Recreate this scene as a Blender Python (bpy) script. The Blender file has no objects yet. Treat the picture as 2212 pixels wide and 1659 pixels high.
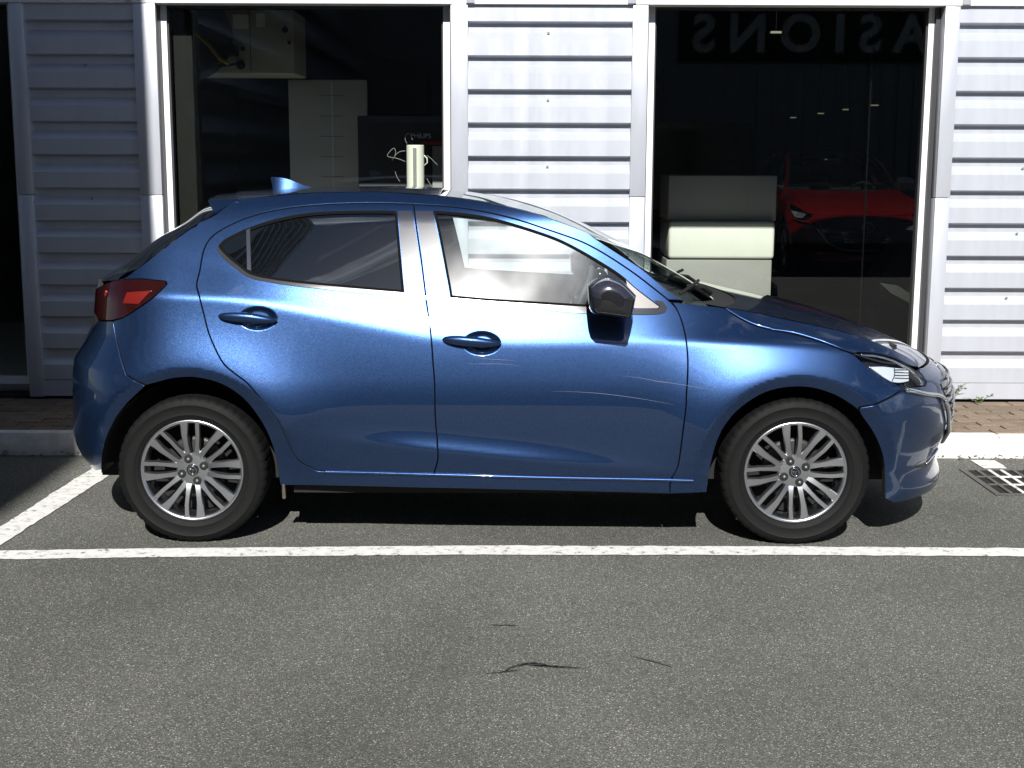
import bpy, bmesh, math, random
import numpy as np
from math import radians as R, sin, cos, pi, hypot, atan2
from mathutils import Vector, Matrix
from mathutils.geometry import delaunay_2d_cdt
random.seed(7); np.random.seed(7)
SC=bpy.context.scene; COL=SC.collection
# ---------------------------------------------------------------- camera, sky, sun, exposure
cam_d=bpy.data.cameras.new('camera'); cam=bpy.data.objects.new('camera',cam_d); COL.objects.link(cam)
cam_d.sensor_width=36; cam_d.lens=2900/2212*36; cam_d.clip_start=.05; cam_d.clip_end=600
PIT,ROL=R(9.6),R(.2); HC=1.641
_f=Vector((0,cos(PIT),-sin(PIT))); _u=Vector((0,sin(PIT),cos(PIT))); _r=Vector((1,0,0))
_r2=_r*cos(ROL)+_u*sin(ROL); _u2=_u*cos(ROL)-_r*sin(ROL)
cam.matrix_world=Matrix(((_r2.x,_u2.x,-_f.x,0),(_r2.y,_u2.y,-_f.y,-5.56),(_r2.z,_u2.z,-_f.z,HC),(0,0,0,1)))
SC.camera=cam
SUNV=Vector((.03,1.30,-1.0)).normalized()
EL=math.asin(-SUNV.z)
w=bpy.data.worlds.new('World'); SC.world=w; w.use_nodes=True
nt=w.node_tree; nt.nodes.clear()
sky=nt.nodes.new('ShaderNodeTexSky'); sky.sky_type='NISHITA'; sky.sun_disc=False
sky.sun_elevation=EL; sky.sun_rotation=pi+math.atan2(.03,1.30); sky.air_density=1.0; sky.dust_density=3.0; sky.altitude=3000; sky.ozone_density=1.0
tc=nt.nodes.new('ShaderNodeTexCoord')
mp=nt.nodes.new('ShaderNodeMapping'); mp.inputs['Scale'].default_value=(1.6,1.6,4.2)
nz=nt.nodes.new('ShaderNodeTexNoise'); nz.inputs['Scale'].default_value=1.7; nz.inputs['Detail'].default_value=8; nz.inputs['Roughness'].default_value=.62
rp=nt.nodes.new('ShaderNodeValToRGB'); rp.color_ramp.elements[0].position=.565; rp.color_ramp.elements[1].position=.67
mx=nt.nodes.new('ShaderNodeMix'); mx.data_type='RGBA'; cl=nt.nodes.new('ShaderNodeVectorMath'); cl.operation='MULTIPLY_ADD'; cl.inputs[1].default_value=(1.6,1.6,1.6); cl.inputs[2].default_value=(12,12.2,12.8); mp.inputs['Location'].default_value=(4.1,3.3,1.7)
bg=nt.nodes.new('ShaderNodeBackground'); bg.inputs['Strength'].default_value=.05
ow=nt.nodes.new('ShaderNodeOutputWorld')
L=nt.links.new
L(tc.outputs['Generated'],mp.inputs['Vector']); L(mp.outputs['Vector'],nz.inputs['Vector']); L(nz.outputs['Fac'],rp.inputs['Fac'])
L(rp.outputs['Color'],mx.inputs['Factor']); L(sky.outputs['Color'],mx.inputs['A']); L(sky.outputs['Color'],cl.inputs[0]); L(cl.outputs['Vector'],mx.inputs['B']); L(mx.outputs['Result'],bg.inputs['Color']); L(bg.outputs['Background'],ow.inputs['Surface'])
sd=bpy.data.lights.new('sun','SUN'); sd.energy=5.0; sd.angle=R(.5); sd.color=(1,.985,.96)
sun=bpy.data.objects.new('sun',sd); COL.objects.link(sun); sun.rotation_euler=SUNV.to_track_quat('-Z','Y').to_euler(); sun.location=(0,-8,8)
SC.view_settings.view_transform='Standard'; SC.view_settings.look='None'; SC.view_settings.gamma=1; SC.view_settings.use_curve_mapping=False
SC.view_settings.exposure=0.6
SC.cycles.max_bounces=10; SC.cycles.transparent_max_bounces=16; SC.cycles.glossy_bounces=5; SC.cycles.caustics_reflective=False; SC.cycles.caustics_refractive=False
try: SC.cycles.use_denoising=True; SC.cycles.sample_clamp_indirect=6
except Exception: pass
# ---------------------------------------------------------------- materials
def mat(name,color=(.5,.5,.5),rough=.5,metal=0.,coat=0.,spec=.5,emit=None,vary=.0,vscale=6.,bump=0.,bscale=60.,stretch=None):
    m=bpy.data.materials.new(name); m.use_nodes=True; t=m.node_tree; b=t.nodes['Principled BSDF']
    c=tuple(color)+(1,)
    b.inputs['Base Color'].default_value=c; b.inputs['Roughness'].default_value=rough; b.inputs['Metallic'].default_value=metal
    b.inputs['Coat Weight'].default_value=coat; b.inputs['Coat Roughness'].default_value=.04; b.inputs['Specular IOR Level'].default_value=spec
    if emit: b.inputs['Emission Color'].default_value=tuple(emit[:3])+(1,); b.inputs['Emission Strength'].default_value=emit[3]
    if vary or bump:
        o=t.nodes.new('ShaderNodeTexCoord')
    if vary:
        n=t.nodes.new('ShaderNodeTexNoise'); n.inputs['Scale'].default_value=vscale; n.inputs['Detail'].default_value=6; n.inputs['Roughness'].default_value=.65
        r=t.nodes.new('ShaderNodeMapRange'); r.inputs['From Min'].default_value=.3; r.inputs['From Max'].default_value=.7; r.inputs['To Min'].default_value=1-vary; r.inputs['To Max'].default_value=1+vary
        x=t.nodes.new('ShaderNodeMix'); x.data_type='RGBA'; x.blend_type='MULTIPLY'; x.inputs['Factor'].default_value=1; x.inputs['A'].default_value=c
        sv=t.nodes.new('ShaderNodeMapping'); sv.inputs['Scale'].default_value=stretch or (1,1,1); t.links.new(o.outputs['Object'],sv.inputs['Vector']); t.links.new(sv.outputs['Vector'],n.inputs['Vector']); t.links.new(n.outputs['Fac'],r.inputs['Value']); t.links.new(r.outputs['Result'],x.inputs['B']); t.links.new(x.outputs['Result'],b.inputs['Base Color'])
        r2=t.nodes.new('ShaderNodeMapRange'); r2.inputs['To Min'].default_value=max(.02,rough-.12); r2.inputs['To Max'].default_value=min(1,rough+.12)
        t.links.new(n.outputs['Fac'],r2.inputs['Value']); t.links.new(r2.outputs['Result'],b.inputs['Roughness'])
    if bump:
        n=t.nodes.new('ShaderNodeTexNoise'); n.inputs['Scale'].default_value=bscale; n.inputs['Detail'].default_value=4
        u=t.nodes.new('ShaderNodeBump'); u.inputs['Strength'].default_value=bump; u.inputs['Distance'].default_value=.004
        t.links.new(o.outputs['Object'],n.inputs['Vector']); t.links.new(n.outputs['Fac'],u.inputs['Height']); t.links.new(u.outputs['Normal'],b.inputs['Normal'])
    return m
def glass(name,tint,ior=1.5,boost=1.0,film=0.):
    m=bpy.data.materials.new(name); m.use_nodes=True; t=m.node_tree; t.nodes.clear()
    o=t.nodes.new('ShaderNodeOutputMaterial'); tr=t.nodes.new('ShaderNodeBsdfTransparent'); tr.inputs['Color'].default_value=tuple(tint)+(1,)
    g=t.nodes.new('ShaderNodeBsdfGlossy'); g.inputs['Roughness'].default_value=.004; g.inputs['Color'].default_value=(.96,1,.99,1)
    # Schlick reflectance from the unsigned viewing angle, so both faces of the single sheet behave alike
    N=t.nodes.new; K=t.links.new; ge=N('ShaderNodeNewGeometry'); dt=N('ShaderNodeVectorMath'); dt.operation='DOT_PRODUCT'
    K(ge.outputs['Normal'],dt.inputs[0]); K(ge.outputs['Incoming'],dt.inputs[1])
    def mth(op,a,b=None,clamp=False):
        n=N('ShaderNodeMath'); n.operation=op; n.use_clamp=clamp
        for i,v in enumerate((a,b)):
            if v is None: continue
            if isinstance(v,(int,float)): n.inputs[i].default_value=v
            else: K(v,n.inputs[i])
        return n.outputs[0]
    f0=((ior-1)/(ior+1))**2*boost
    p5=mth('POWER',mth('SUBTRACT',1.0,mth('ABSOLUTE',dt.outputs['Value'])),5.0)
    fac=mth('ADD',mth('MULTIPLY',p5,1-f0),f0,True)
    x=N('ShaderNodeMixShader'); K(fac,x.inputs[0]); K(tr.outputs[0],x.inputs[1]); K(g.outputs[0],x.inputs[2])
    if film:      # added rough gloss lobe standing in for patchy sun glare on the glass
        g2=N('ShaderNodeBsdfGlossy'); g2.inputs['Roughness'].default_value=.19; g2.inputs['Color'].default_value=(1,1,1,1); x2=N('ShaderNodeMixShader')
        nd=N('ShaderNodeTexNoise'); nd.inputs['Scale'].default_value=2.2; nd.inputs['Detail'].default_value=3; tcd=N('ShaderNodeTexCoord'); K(tcd.outputs['Object'],nd.inputs['Vector'])
        K(mth('MULTIPLY',mth('POWER',nd.outputs['Fac'],3.0),film*8),x2.inputs[0]); K(x.outputs[0],x2.inputs[1]); K(g2.outputs[0],x2.inputs[2]); x=x2
    K(x.outputs[0],o.inputs['Surface'])
    return m
def car_paint(name,col,flake):
    m=bpy.data.materials.new(name); m.use_nodes=True; t=m.node_tree; b=t.nodes['Principled BSDF']; N=t.nodes.new; K=t.links.new
    o=N('ShaderNodeTexCoord')
    v=N('ShaderNodeTexVoronoi'); v.inputs['Scale'].default_value=900; K(o.outputs['Object'],v.inputs['Vector'])
    gm=N('ShaderNodeNewGeometry')
    s1=N('ShaderNodeVectorMath'); s1.operation='SUBTRACT'; s1.inputs[1].default_value=(.5,.5,.5); K(v.outputs['Color'],s1.inputs[0])
    s2=N('ShaderNodeVectorMath'); s2.operation='SCALE'; s2.inputs['Scale'].default_value=.07; K(s1.outputs[0],s2.inputs[0])
    s3=N('ShaderNodeVectorMath'); s3.operation='ADD'; K(gm.outputs['Normal'],s3.inputs[0]); K(s2.outputs[0],s3.inputs[1])
    s4=N('ShaderNodeVectorMath'); s4.operation='NORMALIZE'; K(s3.outputs[0],s4.inputs[0]); K(s4.outputs[0],b.inputs['Normal'])
    mixc=N('ShaderNodeMix'); mixc.data_type='RGBA'; mixc.inputs['A'].default_value=tuple(col)+(1,); mixc.inputs['B'].default_value=tuple(flake)+(1,)
    sp=N('ShaderNodeSeparateColor'); K(v.outputs['Color'],sp.inputs[0]); pw=N('ShaderNodeMath'); pw.operation='POWER'; pw.inputs[1].default_value=2.0; K(sp.outputs[0],pw.inputs[0])
    K(pw.outputs[0],mixc.inputs['Factor']); K(mixc.outputs['Result'],b.inputs['Base Color'])
    b.inputs['Metallic'].default_value=.82; b.inputs['Roughness'].default_value=.31; b.inputs['Coat Weight'].default_value=1; b.inputs['Coat Roughness'].default_value=.025; b.inputs['Coat IOR'].default_value=1.5
    return m
M={}
M['blue']=car_paint('blue metallic paint',(.011,.031,.094),(.027,.070,.175))
M['red']=car_paint('red metallic paint',(.22,.005,.004),(.30,.012,.01)); M['red'].node_tree.nodes['Principled BSDF'].inputs['Metallic'].default_value=.25
M['white_car']=car_paint('white paint',(.75,.75,.75),(.8,.8,.8))
M['dark']=mat('black trim',(.007,.007,.0075),.7,spec=.25)
M['gloss']=mat('gloss black',(.012,.012,.014),.12,coat=.6)
M['cap']=mat('mirror cap',(.022,.022,.035),.22,coat=.6)
M['pillar']=mat('pillar film',(.028,.030,.042),.25,coat=.15,spec=.35)
M['belt']=mat('belt moulding',(.03,.03,.033),.16,coat=.5)
M['sail']=mat('sail trim',(.20,.18,.17),.35,coat=.3)
M['seal']=mat('window rubber',(.006,.006,.006),.85,spec=.05)
M['liner']=mat('wheel well',(.008,.008,.008),.9)
M['cloth']=mat('seat cloth',(.07,.07,.075),.85,vary=.2)
M['trim']=mat('cabin trim',(.05,.05,.055),.6)
M['wglass']=glass('side glass',(.80,.86,.84),1.52,2.4,.0075)
M['privacy']=glass('privacy glass',(.11,.12,.13),1.52,4.0)
M['screen']=glass('windscreen glass',(.72,.80,.77),1.52,1.2)
M['lens']=glass('lamp lens',(.93,.95,.96),1.45,1.0)
M['chrome']=mat('chrome',(.75,.76,.78),.08,metal=1)
M['alloy']=mat('machined alloy',(.56,.57,.59),.30,metal=1)
M['alloy_dark']=mat('grey alloy paint',(.13,.13,.14),.35,metal=.8)
M['tyre']=mat('tyre rubber',(.003,.0029,.0028),.72,vary=.3,vscale=14,bump=.2,bscale=90,spec=.25)
M['disc']=mat('brake disc',(.05,.048,.045),.5,metal=.7)
M['red_lens']=mat('red lamp plastic',(.016,.0012,.001),.10,coat=.25)
M['red_bright']=mat('red reflector',(.13,.006,.003),.25,coat=.4,emit=None)
M['plate']=mat('number plate',(.75,.75,.72),.4)
M['ink']=mat('black ink',(.01,.01,.01),.5)
M['rust']=mat('dull steel',(.12,.10,.08),.6,metal=.6,vary=.3,vscale=40)
# ---------------------------------------------------------------- helpers
def tag(o,label=None,cat=None,group=None,kind=None):
    if label: o['label']=label
    if cat: o['category']=cat
    if group: o['group']=group
    if kind: o['kind']=kind
    return o
def empty(name,loc,label,cat,rz=0,group=None):
    o=bpy.data.objects.new(name,None); COL.objects.link(o); o.location=loc; o.rotation_euler=(0,0,rz); o.empty_display_size=.1
    return tag(o,label,cat,group)
def link(name,me,m,parent=None,smooth=False):
    if m is not None:
        for k in (m if isinstance(m,(list,tuple)) else [m]): me.materials.append(k)
    o=bpy.data.objects.new(name,me); COL.objects.link(o)
    if parent: o.parent=parent
    if smooth: me.polygons.foreach_set('use_smooth',[True]*len(me.polygons))
    return o
def mesh(name,v,f,m=None,parent=None,smooth=False,kind=None):
    me=bpy.data.meshes.new(name); me.from_pydata([tuple(map(float,p)) for p in v],[],f); me.update()
    o=link(name,me,m,parent,smooth)
    if kind: o['kind']=kind
    return o
class MB:
    def __init__(s): s.v=[]; s.f=[]
    def add(s,v,f):
        n=len(s.v); s.v+= [tuple(p) for p in v]; s.f+=[tuple(i+n for i in q) for q in f]; return s
    def box(s,x0,x1,y0,y1,z0,z1,b=0.):
        if b<=0:
            v=[(x,y,z) for x in (x0,x1) for y in (y0,y1) for z in (z0,z1)]
            f=[(0,1,3,2),(4,6,7,5),(0,4,5,1),(2,3,7,6),(0,2,6,4),(1,5,7,3)]
            return s.add(v,f)
        bm=bmesh.new(); bmesh.ops.create_cube(bm,size=1)
        for q in bm.verts: q.co=Vector(((x0+x1)/2+q.co.x*(x1-x0),(y0+y1)/2+q.co.y*(y1-y0),(z0+z1)/2+q.co.z*(z1-z0)))
        bmesh.ops.bevel(bm,geom=bm.edges[:],offset=b,segments=2,affect='EDGES',profile=.5)
        bm.verts.index_update(); s.add([q.co[:] for q in bm.verts],[[q.index for q in p.verts] for p in bm.faces]); bm.free(); return s
    def tube(s,pts,r,n=8,caps=True):
        pts=[Vector(p) for p in pts]; rs=r if isinstance(r,(list,tuple)) else [r]*len(pts)
        v=[];f=[]; prev=None
        for i,p in enumerate(pts):
            d=(pts[min(i+1,len(pts)-1)]-pts[max(i-1,0)]).normalized()
            a=prev if prev is not None else (Vector((0,0,1)) if abs(d.z)<.9 else Vector((1,0,0)))
            a=(a-d*a.dot(d)).normalized(); prev=a; b=d.cross(a)
            for k in range(n): t=2*pi*k/n; v.append(p+(a*cos(t)+b*sin(t))*rs[i])
        for i in range(len(pts)-1):
            for k in range(n): f.append((i*n+k,i*n+(k+1)%n,(i+1)*n+(k+1)%n,(i+1)*n+k))
        if caps: f.append(tuple(range(n))[::-1]); f.append(tuple((len(pts)-1)*n+k for k in range(n)))
        return s.add(v,f)
    def lathe(s,prof,n=48,c=(0,0,0),axis='y',close=False):   # prof: (radius, along axis)
        v=[];f=[];m=len(prof)
        for k in range(n):
            t=2*pi*k/n
            for r,h in prof:
                if axis=='y': v.append((c[0]+r*cos(t),c[1]+h,c[2]+r*sin(t)))
                else: v.append((c[0]+r*cos(t),c[1]+r*sin(t),c[2]+h))
        for k in range(n):
            for j in range(m-1):
                q=(k*m+j,((k+1)%n)*m+j,((k+1)%n)*m+j+1,k*m+j+1)
                f.append(q if axis=='y' else q)
        return s.add(v,f)
    def prism(s,poly,h0,h1,axis='y'):
        n=len(poly); v=[];f=[]
        for h in (h0,h1):
            for a,b in poly: v.append((a,h,b) if axis=='y' else ((a,b,h) if axis=='z' else (h,a,b)))
        f.append(tuple(range(n))); f.append(tuple(range(2*n-1,n-1,-1)))
        for i in range(n): f.append((i,i+n,(i+1)%n+n,(i+1)%n))
        return s.add(v,f)
    def build(s,name,m,parent=None,smooth=False,auto=None,kind=None):
        o=mesh(name,s.v,s.f,m,parent,smooth,kind)
        bm=bmesh.new(); bm.from_mesh(o.data); bmesh.ops.recalc_face_normals(bm,faces=bm.faces[:])
        if auto is not None:
            for e in bm.edges:
                if len(e.link_faces)==2 and e.calc_face_angle(0)>R(auto): e.smooth=False
            for p in bm.faces: p.smooth=True
        bm.to_mesh(o.data); bm.free(); return o
def copy_tree(o,parent=None,swap=None):
    c=o.copy(); COL.objects.link(c); c.parent=parent
    if swap and c.type=='MESH':
        for i,sl in enumerate(c.material_slots):
            old=sl.material
            if old and old.name in swap: sl.link='OBJECT'; sl.material=swap[old.name]
    for ch in list(o.children): copy_tree(ch,c,swap)
    return c
# ---- side surface of the car body: half width y(x,z) found by integrating the tilt of the panel normal ----
_X=np.linspace(-2.15,2.2,436); _Z=np.linspace(0.14,1.56,285)
def _ip(x,t): return np.interp(x,[a for a,b in t],[b for a,b in t])
WIDTH=[(-2.1,.79),(-1.6,.832),(-1.2,.842),(-.8,.8475),(.6,.8475),(.9,.846),(1.2,.8475),(1.6,.832),(2.2,.76)]
CREASE=[(-2.1,1.06),(-1.39,1.06),(-1.12,1.05),(-.94,1.025),(-.82,1.0),(-.5,.935),(-.26,.887),(.03,.866),(.36,.868),(.6,.878),(.8,.878),(1.13,.874),(1.35,.862),(1.55,.83),(1.8,.75),(2.2,.66)]
BELT=[(-2.1,1.2),(-1.4,1.2),(-1.035,1.12),(-.82,1.085),(-.5,1.05),(-.19,1.01),(.41,.965),(.72,.95),(1.2,.94),(1.6,.9),(2.2,.8)]
T1=[(-1.7,8),(-1.1,11),(-.7,13),(-.2,13),(.4,13),(.8,17),(1.2,17),(1.6,15)]
T2=[(-1.6,30),(-1.15,33),(-.75,25),(-.2,21),(.4,20.5),(.7,28),(.95,44),(1.2,50),(1.6,45)]
T3=[(-1.6,33),(-1.15,34),(-.75,23),(-.2,23),(.4,22),(.7,26),(.95,40),(1.2,56),(1.6,60)]
T4=[(-1.6,34),(-1.25,33),(-1.0,29),(-.6,25),(-.1,22.3),(.4,24.8),(.8,25),(1.2,60)]
T5=[(-1.6,38),(-1.2,35),(-.9,31),(-.5,27),(0,22.5),(.5,20.8),(1.,27)]
T6=[(-1.6,52),(-.9,52),(0,52),(.5,52)]
def _smooth(a,n):
    k=np.ones(n)/n
    p=np.pad(a,((n,n),(0,0)),mode='edge'); return np.apply_along_axis(lambda v:np.convolve(v,k,'same'),0,p)[n:-n]
def _tilt():
    T=np.zeros((len(_X),len(_Z)))
    for i,x in enumerate(_X):
        zc=_ip(x,CREASE); zb=_ip(x,BELT)
        w=float(np.clip((x+.8)/.5,0,1))                 # lower door line fades in from the rear wheel
        zl=.475+(x+.76)*(-.098)
        ks=[(.14,-22),(.22,-10),(.27,-6)]
        z1=min(max(zl,.32),.47)
        ks+=[(z1-.008,-7),(z1+.008,-7+25*w*(1 if x<.1 else max(.45,1-(x-.1)*1.1))),(z1+.09,-3+3*w),(.60,2),(.72,min(10,_ip(x,T1)*.75)),(zc-.012,_ip(x,T1)),(zc+.012,_ip(x,T2)),(max(zb,zc+.03),_ip(x,T3)),(max(zb,zc+.03)+.04,_ip(x,T4)),(1.36,_ip(x,T5)),(1.47,_ip(x,T6)),(1.56,70)]
        z=[a for a,b in ks]; t=[b for a,b in ks]
        T[i]=np.interp(_Z,z,t)
    return T
def _smx(a,n): return _smooth(a,n)
_T=_smooth(_tilt(),9)
_T=np.apply_along_axis(lambda v:np.convolve(np.pad(v,3,mode='edge'),[.05,.12,.2,.26,.2,.12,.05],'valid'),1,_smooth(_T,15))
_S=-np.tan(np.radians(_T)); _dz=_Z[1]-_Z[0]
_Yc=np.concatenate([np.zeros((len(_X),1)),np.cumsum((_S[:,1:]+_S[:,:-1])/2*_dz,axis=1)],1)
_k=np.argmin(abs(_Z-.62))
_W=np.convolve(np.pad(_ip(_X,WIDTH),20,mode='edge'),np.ones(41)/41,'same')[20:-20]
_BY=_W[:,None]+_Yc-_Yc[:,_k:_k+1]
def _look(A,x,z):
    fx=np.clip((x-_X[0])/(_X[1]-_X[0]),0,len(_X)-1.001); fz=np.clip((z-_Z[0])/_dz,0,len(_Z)-1.001)
    i=fx.astype(int); j=fz.astype(int); a=fx-i; b=fz-j
    return (A[i,j]*(1-a)*(1-b)+A[i+1,j]*a*(1-b)+A[i,j+1]*(1-a)*b+A[i+1,j+1]*a*b)
WB=1.285; WZ=.31
def _flare(x,z):
    o=0*x
    for cx,R,h in ((-WB,.455,.034),(WB,.432,.034)):
        dx=x-cx; dz=z-WZ
        r=np.hypot(dx,dz*1.0); ang=np.degrees(np.arctan2(dz,abs(dx)))
        k=np.clip((ang+8)/35,0,1)*np.clip((ang-2*0)/20+.6,0,1)
        inn=np.clip((R-r)/.09,0,1.4)
        out=np.exp(-(np.maximum(r-R,0)/.16)**1.5)
        o=o+k*h*np.where(r<R,1-1.15*inn,out)
    return o
XF0,NF=1.42,2.6
XR0,NR=-1.28,3.3
def halfw(x,z):
    x=np.asarray(x,float); z=np.asarray(z,float); x,z=np.broadcast_arrays(x,z)
    y=_look(_BY,x,z)+_flare(x,z)
    tf=_ip(z,TIPF); tr=_ip(z,TIPR)
    s=np.clip((x-XF0)/(tf-XF0),0,None); e=np.clip(1-s**NF,0,None)**.5
    q=np.clip((x-XR0)/(tr-XR0),0,None); g=np.clip(1-q**NR,0,None)**.5
    return y*e*g
def warp(x,z):      # unrolled coordinate: equal steps along the plan curve
    tf=_ip(z,TIPF); tr=_ip(z,TIPR)
    s=np.clip((x-XF0)/(tf-XF0),0,1); q=np.clip((x-XR0)/(tr-XR0),0,1)
    return np.where(x>XF0,XF0+np.arcsin(s**(NF/2))*.75, np.where(x<XR0,XR0-np.arcsin(q**(NR/2))*.75,x))
def unwarp(u,z):
    tf=_ip(z,TIPF); tr=_ip(z,TIPR)
    sf=np.sin(np.clip((u-XF0)/.75,0,np.pi/2))**(2/NF); sr=np.sin(np.clip((XR0-u)/.75,0,np.pi/2))**(2/NR)
    return np.where(u>XF0,XF0+sf*(tf-XF0),np.where(u<XR0,XR0+sr*(tr-XR0),u))
TIPF=[(0.16, 2.0986), (0.18, 2.1047), (0.2, 2.1106), (0.22, 2.1077), (0.24, 2.0985), (0.26, 2.0888), (0.28, 2.0822), (0.3, 2.0776), (0.32, 2.0841), (0.34, 2.0916), (0.36, 2.1006), (0.38, 2.1118), (0.4, 2.1223), (0.42, 2.1286), (0.44, 2.1351), (0.46, 2.1412), (0.48, 2.1446), (0.5, 2.1457), (0.52, 2.1469), (0.54, 2.1481), (0.56, 2.1469), (0.58, 2.1446), (0.6, 2.1388), (0.62, 2.1318), (0.64, 2.1251), (0.66, 2.1182), (0.68, 2.102), (0.7, 2.0701), (0.72, 2.0367), (0.74, 2.0231), (0.76, 2.0253), (0.78, 2.0277), (0.8, 2.0304), (0.82, 2.0333), (0.84, 2.0363), (0.86, 2.0393), (0.88, 2.0419), (0.9, 2.0442), (0.92, 2.046), (0.94, 2.0475), (0.96, 2.0487), (0.98, 2.0496), (1.0, 2.0503), (1.02, 2.0508), (1.04, 2.0511), (1.06, 2.0513), (1.08, 2.0513), (1.1, 2.0512), (1.12, 2.0509), (1.14, 2.0506), (1.16, 2.0501)]
TIPR=[(0.16, -1.819), (0.18, -1.8168), (0.2, -1.8148), (0.22, -1.813), (0.24, -1.8837), (0.26, -1.9047), (0.28, -1.9229), (0.3, -1.9411), (0.32, -1.9533), (0.34, -1.9638), (0.36, -1.9716), (0.38, -1.9755), (0.4, -1.9794), (0.42, -1.9807), (0.44, -1.9791), (0.46, -1.9774), (0.48, -1.9758), (0.5, -1.9742), (0.52, -1.9727), (0.54, -1.9713), (0.56, -1.97), (0.58, -1.9692), (0.6, -1.9686), (0.62, -1.9681), (0.64, -1.9677), (0.66, -1.9673), (0.68, -1.9649), (0.7, -1.9617), (0.72, -1.9586), (0.74, -1.9555), (0.76, -1.9427), (0.78, -1.9283), (0.8, -1.9132), (0.82, -1.8993), (0.84, -1.886), (0.86, -1.8726), (0.88, -1.8588), (0.9, -1.8536), (0.92, -1.8505), (0.94, -1.8482), (0.96, -1.8459), (0.98, -1.8435), (1.0, -1.8412), (1.02, -1.839), (1.04, -1.8367), (1.06, -1.8328), (1.08, -1.8299), (1.1, -1.8272), (1.12, -1.8278), (1.14, -1.8289), (1.16, -1.8301)]
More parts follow.
